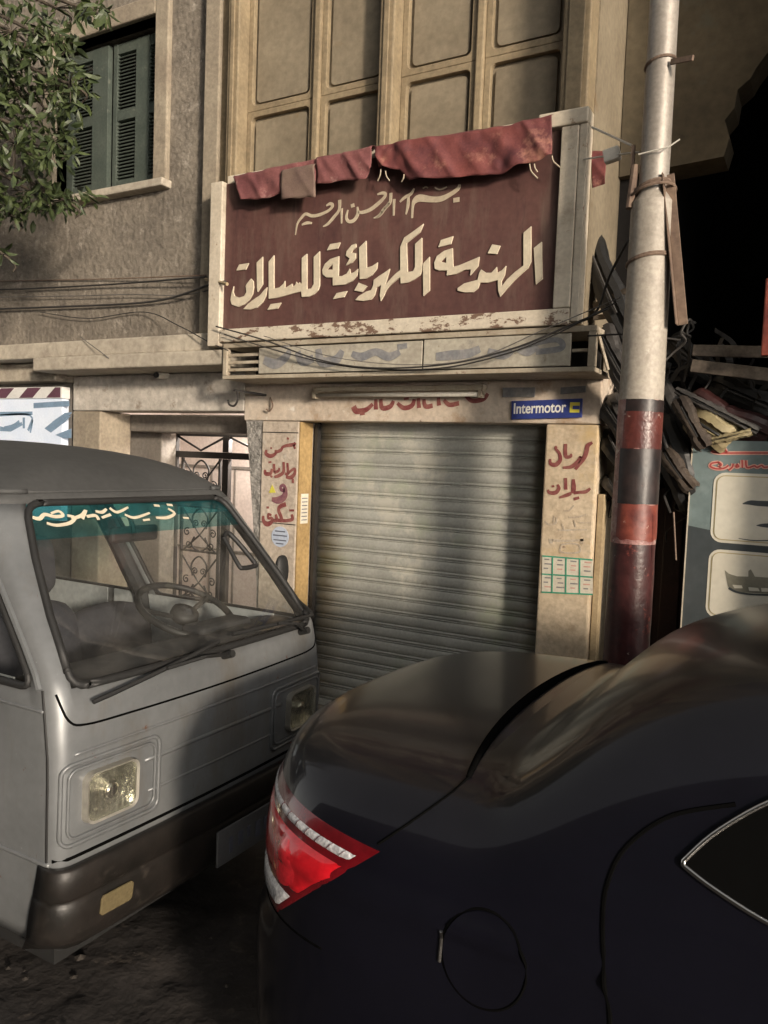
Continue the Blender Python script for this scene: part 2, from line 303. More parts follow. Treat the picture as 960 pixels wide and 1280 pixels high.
M['carside'] = pm('car_side_glass', (.003,.003,.003), .08, None, 3, 40, .1, 0, spec=.5)
def add_dust(m, colr, amount, cw=(.6,.30)):
    n = m.node_tree; N = n.nodes; L = n.links; b = N['Principled BSDF']; src = b.inputs['Base Color'].links[0].from_socket
    g = N.new('ShaderNodeNewGeometry'); sp = N.new('ShaderNodeSeparateXYZ'); L.new(g.outputs['Normal'], sp.inputs[0])
    q = N.new('ShaderNodeMapRange'); q.interpolation_type = 'SMOOTHSTEP'; q.inputs[1].default_value = .45; q.inputs[2].default_value = .97; L.new(sp.outputs[2], q.inputs[0])
    nz = N.new('ShaderNodeTexNoise'); nz.inputs['Scale'].default_value = 3.0; nz.inputs['Detail'].default_value = 5; L.new(g.outputs['Position'], nz.inputs['Vector'])
    a = N.new('ShaderNodeMapRange'); a.inputs[1].default_value = .3; a.inputs[2].default_value = .7; a.inputs[3].default_value = amount*.55; a.inputs[4].default_value = amount*1.2; L.new(nz.outputs['Fac'], a.inputs[0])
    mu = N.new('ShaderNodeMath'); mu.operation = 'MULTIPLY'; L.new(q.outputs[0], mu.inputs[0]); L.new(a.outputs[0], mu.inputs[1])
    x = N.new('ShaderNodeMix'); x.data_type = 'RGBA'; L.new(mu.outputs[0], x.inputs[0]); L.new(src, x.inputs[6]); x.inputs[7].default_value = (*colr, 1); L.new(x.outputs[2], b.inputs['Base Color'])
    c = N.new('ShaderNodeMapRange'); c.inputs[3].default_value = .04; c.inputs[4].default_value = .09; L.new(q.outputs[0], c.inputs[0]); L.new(c.outputs[0], b.inputs['Coat Roughness'])
    w3 = N.new('ShaderNodeMapRange'); w3.inputs[3].default_value = cw[0]; w3.inputs[4].default_value = cw[1]; L.new(q.outputs[0], w3.inputs[0]); L.new(w3.outputs[0], b.inputs['Coat Weight'])
add_dust(M['carpaint'], (.07,.068,.066), .11); add_dust(M['carglass'], (.07,.068,.066), .12, (.35,.16))
M['lampred'] = pm('tail_red', (.55,.010,.018), .16, (.40,.006,.012), 14, 60, .25, .15, .003, coat=.8)
M['lampbright'] = pm('tail_bowl', (.62,.02,.03), .22, (.50,.01,.02), 30, 80, .3, .4, .004, coat=1.0)
M['lampdark'] = pm('tail_dark_red', (.13,.004,.008), .2, None, 14, 60, .25, .1, .002, coat=.8)
M['lampclear'] = pm('tail_clear', (.62,.62,.64), .2, (.40,.40,.42), 60, 120, .3, .5, .004, coat=.6)
M['plate'] = pm('plate', (.12,.12,.125), .5, None, 9, 60, .15)  # dimmed colour stands for the shadow over the licence plate
M['windshield'] = glass_mat('windshield_glass', (.92,.94,.93), .8, .055)  # dust film, thickened to stand in for hazy pale reflections
M['sideglass'] = glass_mat('side_glass', (.93,.95,.94), .8, .02)
M['strip'] = glass_mat('sun_strip_film', (.07,.30,.33), .5, .22, dustc=(.05,.22,.24))
M['strippale'] = glass_mat('sun_strip_fade', (.36,.62,.62), .5, .10, dustc=(.10,.30,.31))
M['lens'] = glass_mat('lamp_lens', (.92,.92,.86), .9, .08)

# ================================================================== SETTING
def axis(lo, hi, a, b, fine):                            # non-uniform grid line positions
    xs = [lo, lo*.5, lo*.25, a-6, a-2, a-.7]
    x = a
    while x < b: xs.append(x); x += fine
    return xs + [b+.7, b+2, b+6, hi*.25, hi*.5, hi]
def road():
    xs, ys = axis(-120,120,-4.2,.6,.035), axis(-120,120,.2,3.1,.035)
    def h(x, y):
        if -4.2 <= x <= .6 and .2 <= y <= 3.1:
            p = Vector((x*2.2, y*2.2, 0)); return -.03+.018*noise.noise(p)+.012*noise.noise(p*3.1)+.012*max(0, noise.noise(p*7))
        return -.03
    m = MB(); n = len(xs)
    m.add([(x, y, h(x, y)) for y in ys for x in xs], [(j*n+i, j*n+i+1, (j+1)*n+i+1, (j+1)*n+i) for j in range(len(ys)-1) for i in range(n-1)])
    return structure(m.build('road', M['road'], smooth_=True, shift=False))
road()
structure(MB().box(-60,60,3.34,9,-.2,.15).build('pavement', M['pave']))
kerb = structure(MB().box(-60,60,3.19,3.33,-.2,.10).build('kerb', M['pave']))
ks = None
for i in range(26):
    x0 = -9 + i*.5
    if ks is None: ks = MB().box(x0+.004, x0+.494, 3.18, 3.338, -.15, .152).build('kerb_stone', M['pave'], kerb, bevel=.014)
    else: copy_of(ks, Vector((x0+.249, 3.259, -.15)), kerb)
gr = MB()
for i in range(140):
    x, y = random.uniform(-3.2, -.6), random.uniform(.6, 3.1); s = random.uniform(.006, .022)*random.uniform(.6,1.3)
    q = [Vector((random.uniform(.6,1.2)*math.cos(a)*s+x, random.uniform(.6,1.2)*math.sin(a)*s+y, -.022)) for a in (0,1.2,2.5,3.8,5)]
    gr.add(q+[Vector((x, y, -.022+s*.45))], [(0,1,5),(1,2,5),(2,3,5),(3,4,5),(4,0,5)])
g_ = stuff(gr.build('gravel', M['gravel'])); g_['label'] = 'small stones scattered over the dark dirt road'; g_['category'] = 'gravel'

# ------------------------------------------------------------------ unseen block added across the street so paint and glass mirror something dark
OB = thing('unseen_opposite_block', (-10, -11, 0), 'plain dark unseen block added across the street to darken reflections', 'building')
MB().box(-30,5.5,-14,-9,-.03,15).build('wall', M['oppwall'], OB)
MB().box(-30,5.6,-9,-8.6,3.2,3.4).build('ledge', M['oppwall'], OB)
win0 = None
for fl_ in range(3):
    for k in range(11):
        x, z = -27.5+k*3.1, 4.2+fl_*3.0
        if win0 is None: win0 = MB().box(x-.6,x+.6,-9.04,-8.99,z,z+1.5).build('window', M['green'], OB, bevel=.01)
        else: copy_of(win0, Vector((x, -9.015, z)), OB)

# ------------------------------------------------------------------ main building
B = thing('apartment_building', (-3.0, 4.3, .15), 'old plastered building with a ground floor repair shop and panelled bay above', 'building')
YS, YF, YU, YB, YP = 4.24, 4.06, 3.92, 3.80, 3.895
wl = MB()
WX0, WX1, WZ0, WZ1 = -5.03, -4.035, 3.56, 4.62
wl.box(-9,WX0,YU,4.4,2.5,6.2).box(WX1,-3.56,YU,4.4,2.5,6.2).box(WX0,WX1,YU,4.4,2.5,WZ0).box(WX0,WX1,YU,4.4,WZ1,6.2)
wl.build('upper_wall', M['plaster'], B)
MB().box(-3.56,-3.44,3.845,4.4,2.505,6.2).build('pilaster', M['trim'], B, bevel=.008)
MB().box(-9,-3.365,3.785,4.3,2.392,2.505).build('cornice', M['slab'], B, bevel=.012)
MB().box(-5.04,-3.26,3.74,4.35,2.297,2.39).build('ledge', M['slab'], B, bevel=.012)
MB().box(-9,-5.06,3.95,4.35,2.25,2.388).build('ledge', M['slab'], B, bevel=.012)
MB().box(-5.0,-3.35,YF,4.3,2.037,2.295).build('lintel', M['whitewash'], B, bevel=.01)
MB().box(-5.0,-4.70,YF,4.36,.15,2.034).build('pillar', M['trim'], B, bevel=.012)
MB().box(-9,-5.06,4.10,4.4,.15,2.247).build('lower_wall', M['inner'], B)
MB().box(-3.348,-1.03,YF,4.5,1.978,2.46).build('header', M['header'], B, bevel=.008)
# leaning rough jamb between the doorway and the lettered pillar
MB().prism([[(-3.345,4.07,2.034),(-3.20,4.07,2.034),(-3.20,4.07,.15),(-3.03,4.07,.15),(-3.10,4.07,.7),(-3.155,4.07,1.0),(-3.25,4.07,1.5),(-3.30,4.07,1.8)][:3]+[(-3.205,4.07,.15),(-3.215,4.07,.9),(-3.262,4.07,1.35),(-3.31,4.07,1.75)]], (0,.28,0)).build('door_jamb', M['jamb'], B, bevel=.012)
MB().box(-3.198,-2.905,YF,4.5,.15,1.975).build('pillar', M['greystone'], B, bevel=.01)
MB().box(-2.904,-2.896,4.064,4.2,.15,1.972).build('jamb_lining', M['yellow'], B)
MB().box(-1.312,-1.035,YF,4.5,.15,1.975).build('pillar', M['stone'], B, bevel=.01)
for z in (.62, 1.32, 1.9): MB().box(-3.19,-2.91,YF-.002,YF+.02,z,z+.006).build('stone_joint', M['dark'], B)
# upper window
W_ = MB()
W_.box(WX0-.12,WX0,YU-.035,YU+.1,WZ0-.02,WZ1+.12).box(WX1,WX1+.12,YU-.035,YU+.1,WZ0-.02,WZ1+.12).box(WX0,WX1,YU-.035,YU+.1,WZ1,WZ1+.12)
W_ = W_.build('window', M['trim'], B, bevel=.01)
MB().box(WX0-.05,WX1+.14,YU-.085,YU+.2,WZ0-.075,WZ0-.022).build('sill', M['slab'], W_, bevel=.01)
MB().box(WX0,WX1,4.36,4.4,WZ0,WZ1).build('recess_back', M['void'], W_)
def leaf_shutter(x0, x1, lou, y):
    m = MB(); z0, z1 = WZ0+.02, WZ1-.03; zm = 4.10
    edges = [x0] + [e for l in lou for e in l] + [x1]
    for a, b in zip(edges[::2], edges[1::2]):
        if b-a > .002: m.box(a, b, y, y+.04, z0, z1)
    for l in lou:
        for za, zb in ((z0, z0+.07), (zm-.035, zm+.035), (z1-.07, z1)): m.box(l[0], l[1], y+.003, y+.037, za, zb)
    lf = m.build('shutter_leaf', M['green'], W_, bevel=.003)
    s = MB()
    for l in lou:
        for za, zb in ((z0+.07, zm-.035), (zm+.035, z1-.07)):
            z = za+.012
            while z < zb-.012:
                s.add([(l[0],y+.006,z-.010),(l[1],y+.006,z-.010),(l[1],y+.034,z+.012),(l[0],y+.034,z+.012),(l[0],y+.010,z-.014),(l[1],y+.010,z-.014),(l[1],y+.037,z+.007),(l[0],y+.037,z+.007)],[(0,1,2,3),(4,7,6,5),(0,4,5,1),(3,2,6,7)])
                z += .024
    stuff(s.build('louvre_slats', M['green'], W_)); return lf
leaf_shutter(WX0+.003, -4.60, [(WX0+.07, -4.76)], 4.0)
leaf_shutter(-4.57, WX1-.015, [(-4.53,-4.35),(-4.22,WX1-.06)], 4.02)
# panelled bay
bay = MB().box(-3.44,-1.105,3.93,4.5,2.46,6.2).build('bay', M['baypane'], B)
for a, b in ((-3.335,-3.25),(-2.268,-2.178),(-1.245,-1.11)):
    MB().box(a,b,YB,3.929,2.46,6.2).build('mullion', M['bay'], bay, bevel=.008)
    MB().box(a+.028,b-.028,YB-.012,YB-.001,2.46,6.2).build('mullion_bead', M['bay'], bay, bevel=.004)
MB().box(-3.438,-3.34,3.87,3.929,2.46,6.2).build('mullion', M['bay'], bay, bevel=.006)
for a, b in ((-2.752,-2.708),(-1.73,-1.686)): MB().box(a,b,3.872,3.929,2.46,6.2).build('mullion', M['bay'], bay, bevel=.008)
def pane(a, b, z0, z1):
    def loop(x0, x1, zz0, zz1, r, y, n=5):
        out = []
        for cx, cz, s in ((x1-r,zz0+r,-90),(x1-r,zz1-r,0),(x0+r,zz1-r,90),(x0+r,zz0+r,180)):
            for k in range(n+1):
                t = R(s+90*k/n); out.append(Vector((cx+r*math.cos(t), y, cz+r*math.sin(t))))
        return out
    MB().prism([[(a,YP,z0),(b,YP,z0),(b,YP,z1),(a,YP,z1)], loop(a+.035,b-.035,z0+.035,z1-.035,.03,YP)], (0,.033,0)).build('panel_frame', M['bay'], bay, bevel=.004)
    MB().prism([loop(a+.055,b-.055,z0+.055,z1-.055,.03,3.915)], (0,.016,0)).build('panel', M['baypane'], bay, bevel=.006)
for a, b in ((-3.249,-2.753),(-2.707,-2.269),(-2.177,-1.731),(-1.685,-1.246)):
    pane(a, b, 3.12, 3.845); pane(a, b, 3.846, 4.72); pane(a, b, 4.721, 5.6)
# roller shutter
SH = MB().box(-2.88,-2.86,4.20,4.262,.15,1.97).box(-1.352,-1.33,4.20,4.262,.15,1.97).box(-2.96,-1.25,4.275,4.3,.15,2.05).build('roller_shutter', M['dark'], B)
def slat_profile():
    p = [(0,0),(-.004,.004),(-.0045,.010),(-.002,.015),(.002,.017),(-.003,.021),(-.007,.034),(-.008,.046),(-.006,.062),(-.002,.072),(.003,.076),(.004,.079),(-.002,.081),(-.003,.085),(0,.089)]
    m = MB(); x0, x1 = -2.858, -1.354
    vs = [(x0+ (x1-x0)*k/6, YS+y, z) for k in range(7) for y, z in p]; n = len(p)
    m.add(vs, [(k*n+i, k*n+i+1, (k+1)*n+i+1, (k+1)*n+i) for k in range(6) for i in range(n-1)])
    return m
sl0 = None
for k in range(20):
    z = .19 + k*.0895
    if sl0 is None:
        sl0 = slat_profile().build('slat', M['slat'], SH, smooth_=True, solid=.002)
        bx = world_loc(sl0); sl0.location = sl0.location + Vector((0,0,z-bx.z))
    else:
        c = copy_of(sl0, Vector((bx.x + random.uniform(-.001,.001), bx.y + random.uniform(-.0015,.0015), z)), SH)
        c.rotation_euler.z = random.uniform(-.0006,.0006)
MB().box(-2.858,-1.354,4.215,4.262,.151,.188).build('bottom_bar', M['slat'], SH, bevel=.004)
# doorway, hall and gate
MB().box(-5.0,-4.52,4.50,4.66,.15,2.03).build('inner_wall', M['inner'], B, bevel=.01)
MB().box(-4.70,-3.36,4.34,4.62,1.90,2.03).build('inner_beam', M['inner'], B, bevel=.012)
MB().box(-5.4,-3.3,5.62,5.7,.15,2.4).build('hall_wall', M['hall'], B)
MB().box(-3.34,-3.25,4.36,5.6,.15,2.4).build('hall_wall', M['hall'], B)
MB().box(-5.5,-5.4,4.4,5.7,.15,2.4).build('hall_wall', M['hall'], B)
MB().box(-5.4,-3.35,4.67,5.61,2.25,2.32).build('hall_ceiling', M['hall'], B)
for x in (-5.0,-4.72,-4.30,-3.9): MB().box(x,x+.012,5.606,5.619,.15,1.62).build('wall_joint', M['inner'], B)
MB().box(-5.4,-3.35,5.60,5.619,1.62,1.645).build('wall_joint', M['inner'], B)
MB().box(-5.4,-3.35,5.606,5.619,.86,.872).build('wall_joint', M['inner'], B)
GY = 4.70
gate = MB()
gx0, gx1, gp = -4.575, -3.40, -4.03
gate.box(gx0,gx1,GY-.02,GY+.02,1.715,1.765).box(gx0,gx1,GY-.02,GY+.02,1.885,1.92).box(gx0,gx0+.035,GY-.02,GY+.02,.15,1.885).box(gp-.03,gp+.03,GY-.022,GY+.022,.15,1.714).box(gp-.03,gp+.03,GY-.022,GY+.022,1.766,1.884)
gate = gate.build('iron_gate', M['dark'], B, bevel=.003)
for a, b in ((gx0+.04,gp-.03),(gp+.03,gx1)):
    mid = (a+b)/2
    MB().tube([(a,GY,1.88),(mid,GY,1.775),(b,GY,1.88)], .009, 6).build('zigzag_bar', M['dark'], gate)
for x in (gx0+.10, gx0+.115): pass
MB().box(gx0+.085,gx0+.10,GY-.012,GY+.012,.15,1.714).box(gp-.075,gp-.06,GY-.012,GY+.012,.15,1.714).build('gate_stile', M['dark'], gate)
def scroll_panel(x0, x1, z0, z1, kind):
    m = MB(); cx, hw, hh, cz = (x0+x1)/2, (x1-x0)/2, (z1-z0)/2, (z0+z1)/2; r = .0075
    def P(u, v): return (cx+u*hw, GY, cz+v*hh)
    def spiral(u, v, s, rad, turns=1.3, st=0):
        return [(cx+u*hw+s*rad*(1-.8*k/18)*math.cos(st+turns*2*math.pi*k/18), GY, cz+v*hh+rad*(1-.8*k/18)*math.sin(st+turns*2*math.pi*k/18)) for k in range(19)]
    m.tube([P(-1,1),P(0,-.25),P(1,1)], r, 6); m.tube(smooth([P(-.35,.05),P(-.42,.6),P(0,.98),P(.42,.6),P(.35,.05)]), r, 6)
    for s in (-1,1):
        m.tube(spiral(s*.22, .28, s, .03), .006, 5); m.tube(spiral(s*.72, -.15, -s, .035, st=1.0), .006, 5); m.tube(spiral(s*.62, -.72, s, .035, st=3.0), .006, 5)
        m.tube([P(0,-.25), P(s*.9,-1)], r, 6)
    m.tube(smooth([P(-.3,-.35),P(-.45,-.75),P(0,-1),P(.45,-.75),P(.3,-.35)]), r, 6)
    return m.build('scrollwork', M['dark'], gate)
for k in range(4): scroll_panel(gx0+.10, gp-.075, 1.36-.38*k, 1.70-.38*k, 0)
MB().box(gx0+.10,gp-.075,GY-.012,GY+.012,.97,.985).build('gate_rail', M['dark'], gate)
MB().box(gx0+.10,gp-.075,GY-.012,GY+.012,.60,.615).build('gate_rail', M['dark'], gate)
# lamp hanging in the entrance hall
lp = thing('hall_lamp', (-3.85, 4.92, 2.05), 'small lit bulb hanging from the entrance hall ceiling behind the iron gate', 'lamp')
bulbm = pm('lit_bulb', (.9,.85,.75), .4, emis=((1,.86,.7), 6))
MB().grid(lambda u, v: Vector((-3.85+.03*math.sin(math.pi*v)*math.cos(2*math.pi*u), 4.92+.03*math.sin(math.pi*v)*math.sin(2*math.pi*u), 2.08-.035*math.cos(math.pi*v))), 14, 9, True).build('bulb', bulbm, lp, smooth_=True)
MB().tube([(-3.85,4.92,2.112),(-3.85,4.92,2.25)], .012, 8).build('lamp_holder', M['whiteplastic'], lp)
ll = bpy.data.lights.new('hall_bulb_light', 'POINT'); ll.energy = 34; ll.color = (1.0,.92,.84); ll.shadow_soft_size = .04
lo_ = bpy.data.objects.new('hall_bulb_light', ll); COL.objects.link(lo_); lo_.location = (-3.85, 4.92, 1.96)

# ------------------------------------------------------------------ painted lettering on the building
def strokes(name, lst, mat, parent, Y, ox=0, oy=0, sc=1.0, th=.002, per=5, wpx=4.0):
    m = MB()
    for st in lst:
        pts = [(p[0], p[1], p[2] if len(p) > 2 else wpx*sc) for p in st]
        q = smooth([Vector(p) for p in pts], per) if len(pts) > 2 else [Vector(p) for p in pts]
        w3 = [at(ox+p.x/sc, oy+p.y/sc, Y) for p in q]
        k = (at(ox+q[0].x/sc+1, oy+q[0].y/sc, Y) - at(ox+q[0].x/sc, oy+q[0].y/sc, Y)).length
        m.ribbon(w3, [max(p.z, .5)/sc*k*(1.3 if mat in (M['paintred'], M['paintpurple']) else 1) for p in q], (0,-1,0), th)
    return m.build(name, mat, parent)
def polys(name, lst, mat, parent, Y, ox, oy, sc, th):
    m = MB()
    for poly in lst:
        loops = poly if isinstance(poly[0][0], (list, tuple)) else [poly]
        m.prism([[at(ox+x/sc, oy+y/sc, Y) for x, y in l] for l in loops], (0, th, 0))
    return m.build(name, mat, parent, bevel=.0015)
LY = YF-.0005
s8 = 8.25; BOLD = 1.3                                               # left pillar, red words one above the other
kx = dict(ox=320, oy=535, sc=s8, wpx=3.2)
strokes('painted_lettering', [[(110,225,16),(105,265,24),(150,290,26),(200,265,20),(205,225,16)],[(205,250,20),(255,230,22),(280,195,18),(330,180,22),(390,170,24),(408,150,16)],[(390,170,16),(405,215,14)],[(320,105,14),(340,112,14)],[(150,205,12),(165,210,12)]], M['paintred'], B, LY, **kx)
strokes('painted_lettering', [[(95,430,16),(100,470,26),(150,470,24),(165,420,14)],[(185,370,18),(190,460,22)],[(190,460,20),(235,440,18),(240,410,12)],[(285,350,18),(285,450,22),(240,490,24),(190,505,16)],[(325,360,16),(330,470,20),(300,470,18)],[(330,470,18),(395,420,18),(400,470,22),(360,510,26),(310,505,18)],[(370,545,28),(392,545,28)],[(130,355,12),(160,350,12)],[(150,495,14),(170,505,14)]], M['paintred'], B, LY, **kx)
strokes('painted_lettering', [[(300,640,24),(265,640,22),(255,605,20),(285,590,22),(305,640,30),(290,710,44),(230,745,48),(165,735,26)]], M['paintpurple'], B, LY, **kx)
strokes('painted_lettering', [[(310,785,30),(250,810,28),(235,850,24),(260,915,24),(265,955,24)],[(370,890,18),(375,940,24),(320,955,22),(265,955,24),(220,950,24)],[(205,890,18),(215,950,24),(175,950,22)],[(160,900,16),(130,890,18),(130,930,18),(165,930,18),(160,970,26),(115,990,34),(80,960,26),(75,905,16)],[(345,850,14),(395,850,14)],[(110,820,14),(135,820,14)]], M['paintred'], B, LY, **kx)
kr = dict(ox=670, oy=540, sc=6.1, wpx=3.0)
strokes('painted_lettering', [[(430,80,16),(395,105,26),(385,150,26),(365,200,26),(300,285,18)],[(330,205,20),(345,190,18),(320,225,22),(270,265,22),(205,272,14)],[(225,90,20),(228,185,22),(265,185,18),(268,165,10)],[(160,110,14),(150,125,16),(180,165,18),(185,215,22),(150,250,26),(112,240,20),(108,205,14)]], M['paintred'], B, LY, **kr)
strokes('painted_lettering', [[(415,430,14),(380,455,22),(330,460,18),(290,465,20)],[(285,360,18),(288,430,28),(280,468,20)],[(225,350,18),(228,440,20)],[(270,465,16),(240,480,22),(180,500,12)],[(165,400,12),(175,430,20),(150,462,24),(105,462,20),(90,440,12)],[(120,415,12),(140,412,12)],[(290,512,18),(330,500,16)]], M['paintred'], B, LY, **kr)
strokes('painted_lettering', [[(215,600,12),(255,598,12),(290,560,10)],[(250,650,12),(310,650,14),(385,630,12)],[(70,680,12),(100,705,14),(150,695,14),(160,650,12)],[(140,640,10),(135,690,10)],[(170,745,12),(220,750,12),(300,745,12),(390,745,12)],[(200,700,12),(215,745,12)],[(290,670,12),(305,725,12)],[(330,690,10),(420,692,10)]], M['paintbrown'], B, LY, **kr)
strokes('painted_lettering', [[(115,815,30),(115,850,26)],[(115,825,18),(240,830,18),(370,822,18)],[(350,815,26),(350,855,24)],[(190,870,14),(195,915,14),(325,918,14),(330,865,14),(260,850,14),(190,862,14)]], M['paintbrown'], B, LY, **kr)
# faded red words along the header
strokes('painted_lettering', [[(442,508,5),(446,514,5),(458,512,4),(466,505,3)],[(470,499,3),(470,512,4)],[(476,499,3),(478,510,4),(488,508,4),(492,501,3)],[(497,504,3),(505,510,4),(515,507,4),(518,499,3)],[(523,498,3),(524,510,4)],[(530,499,3),(532,508,4),(541,507,4)],[(548,497,3),(549,507,4)],[(555,500,3),(562,506,4),(574,504,4)],[(582,494,3),(590,501,4),(604,499,4),(610,492,3)],[(596,489,3),(606,487,3)],[(450,518,2),(456,517,2)],[(505,499,2),(511,498,2)]], M['paintred'], B, LY)

# ================================================================== SIGNS
S = thing('shop_sign', (-2.2, 3.78, 2.42), 'large maroon signboard with cream raised lettering in a peeling white frame', 'sign')
MB().box(-3.26,-1.195,3.735,3.77,2.49,3.37).build('board', M['maroon'], S)
MB().box(-3.355,-3.262,3.70,3.79,2.405,3.38).build('frame_stile', M['whiteframe'], S, bevel=.006)
MB().box(-1.195,-1.112,3.70,3.795,2.505,3.345).build('frame_stile', M['whiteframe'], S, bevel=.006)
MB().box(-1.31,-1.07,3.695,3.80,3.348,3.42).build('frame_corner', M['whiteframe'], S, bevel=.008)
MB().box(-1.109,-1.072,3.705,3.80,2.44,3.346).build('frame_edge', M['whiteframe'], S, bevel=.004)
MB().box(-3.26,-1.112,3.70,3.795,2.425,2.503).build('bottom_rail', M['peel'], S, bevel=.006)
MB().box(-3.26,-1.32,3.74,3.79,3.372,3.42).build('top_rail', M['whiteframe'], S, bevel=.006)
LZ = 3.7255
polys('lettering', [
 [(120,305),(150,245),(245,230),(215,295)],
 [(95,460),(75,520),(62,600),(75,645),(140,668),(200,645),(250,600),(285,540),(295,470),(290,410),(268,385),(225,440),(215,460),(222,520),(200,560),(150,575),(105,560),(90,520)],
 [(325,225),(385,165),(385,440),(335,520),(328,480)],
 [(430,470),(415,560),(385,620),(330,675),(260,695),(190,692),(235,640),(300,590),(360,550),(400,500)],
 [(445,215),(498,150),(498,485),(550,475),(590,440),(608,405),(608,480),(650,455),(680,435),(685,470),(710,450),(722,415),(735,440),(755,420),(760,445),(775,430),(775,180),(828,135),(828,490),(870,485),(895,440),(895,170),(955,110),(955,450),(940,500),(900,540),(850,565),(775,570),(770,515),(700,530),(600,560),(520,580),(445,588)],
 [(430,700),(465,640),(570,625),(535,685)]], M['cream'], S, LZ, 280, 300, 8, .010)
polys('lettering', [
 [(145,345),(180,280),(282,262),(255,325)],
 [[(268,400),(262,600),(300,600),(345,575),(375,525),(385,575),(420,560),(460,525),(445,600),(400,650),(330,685),(205,695),(205,615),(140,612),(105,580),(100,540),(125,480),(180,430)], [(205,480),(165,515),(150,535),(205,535)]],
 [(205,832),(245,770),(350,748),(320,810)],
 [(438,275),(395,290),(345,350),(335,395),(375,425),(335,495),(400,465),(435,420),(435,370),(395,365),(400,345),(440,310)],
 [(468,315),(540,245),(545,515),(600,500),(655,462),(645,530),(600,590),(540,625),(475,632)],
 [(420,745),(465,665),(550,700),(500,760)]], M['cream'], S, LZ, 390, 270, 8, .010)
polys('lettering', [
 [(30,840),(65,800),(140,755),(190,740),(210,690),(215,640),(260,605),(330,560),(378,525),(360,590),(345,640),(330,690),(390,620),(440,570),(480,540),(480,310),(520,215),(600,160),(715,75),(680,160),(600,225),(545,270),(555,560),(610,550),(628,510),(628,280),(698,215),(698,540),(680,590),(620,635),(560,665),(485,675),(480,610),(440,640),(380,690),(340,740),(315,800),(285,850),(275,790),(290,690),(245,715),(225,790),(190,835),(110,850)],
 [(708,475),(775,405),(775,745),(712,800)]], M['cream'], S, LZ, 440, 270, 8, .010)
polys('lettering', [
 [(105,235),(125,180),(218,150),(200,210)],
 [[(213,240),(218,380),(260,370),(415,305),(405,375),(345,445),(350,400),(300,405),(240,435),(168,447),(172,408),(110,408),(80,395),(75,350),(95,300),(150,260)], [(165,305),(125,340),(165,352)]],
 [(475,280),(510,212),(572,222),(545,285)],
 [(250,540),(300,505),(400,478),(412,430),(428,400),(465,425),(505,425),(545,380),(548,425),(585,405),(615,372),(605,440),(580,490),(583,525),(620,475),(680,420),(745,370),(745,125),(803,75),(803,340),(780,390),(740,425),(680,480),(620,545),(570,605),(555,560),(552,480),(480,500),(420,498),(405,540),(370,570),(300,572),(250,560)],
 [(822,240),(882,192),(888,470),(838,512)]], M['cream'], S, LZ, 530, 270, 6, .010)
LB = 3.7345
strokes('lettering', [[(345,298,12),(385,278,26),(408,297,24),(370,345,22),(280,388,26),(200,400,26),(140,380,24),(95,420,22),(55,480,16),(35,590,8)],[(100,490,14),(150,470,24),(200,472,16)],[(478,240,30),(472,340,24),(420,412,26),(360,480,24),(312,506,8)],[(498,325,24),(497,475,12)],[(655,310,14),(660,380,28),(620,445,30),(570,455,28),(545,415,24),(560,340,12)],[(605,280,34),(610,315,34)],[(855,185,14),(905,172,26),(935,180,26),(920,220,26),(860,280,32),(780,340,32),(700,365,28),(660,358,20)],[(975,270,26),(920,340,28),(870,400,28),(818,422,8)]], M['creamthin'], S, LB, 365, 220, 8, .003)
strokes('lettering', [[(150,210,28),(140,310,28),(80,370,26),(40,430,24),(0,460,10)],[(182,272,26),(178,437,16)],[(385,165,14),(350,220,26),(290,255,26),(240,300,16)],[(325,240,20),(322,330,28),(300,425,12)],[(362,462,18),(370,340,24),(390,290,50),(440,262,62),(560,276,50),(650,270,48),(740,228,38),(820,170,32),(838,125,20)],[(775,285,40),(835,275,40)],[(470,165,10),(500,150,12),(520,160,10)],[(590,155,10),(640,178,14),(710,150,10)]], M['creamthin'], S, LB, 470, 215, 8, .003)

def cloth(name, top, bot, mat, label, Y=3.672, amp=.016, seed=0, nu=46, nv=14):
    def f(u, v):
        a = at(*[lerp(top[0][k], top[-1][k], u) for k in (0,1)], Y)
        k = u*(len(bot)-1); i = min(int(k), len(bot)-2); t = k-i
        b = at(*[lerp(bot[i][j], bot[i+1][j], t) for j in (0,1)], Y)
        k = u*(len(top)-1); i = min(int(k), len(top)-2); t = k-i
        a = at(*[lerp(top[i][j], top[i+1][j], t) for j in (0,1)], Y)
        p = a.lerp(b, v); n = amp*(1.5*noise.noise(Vector((p.x*3.2+p.z*2+seed, seed, 1))) + 1.5*(1-abs(noise.noise(Vector((p.x*6+p.z*4.5, seed, 3)))))**5*(.4+.6*v) + .7*noise.noise(Vector((p.x*9-p.z*7, p.z*3, seed))) + .28*noise.noise(Vector((p.x*26+p.z*12, p.z*16, seed))))
        p.y += -abs(n) - .006
        if v < .18: p.y += (.18-v)/.18*.10
        p.z += noise.noise(Vector((p.x*12, seed, 9)))*.012*v
        return p
    o = MB().grid(f, nu, nv).build(name, mat, smooth_=True, solid=.0012); return tag(o, label, 'cloth', 'cloths hung over the sign')
cloth('cloth_banner', [(290,214),(352,200),(397,190)], [(303,250),(330,250),(354,244),(396,240)], M['pinkcloth'], 'faded pink red cloth over the left corner of the maroon sign', seed=3)
cloth('cloth_banner', [(352,205),(393,196)], [(352,250),(396,246)], M['browncloth'], 'small brownish square patch hanging between the red cloths on the sign', Y=3.640, amp=.008, seed=5, nu=16)
cloth('cloth_banner', [(397,190),(466,176)], [(396,232),(430,226),(460,226),(467,212)], M['pinkcloth'], 'short dull red cloth strip in the middle of the sign top', Y=3.668, seed=8, nu=26)
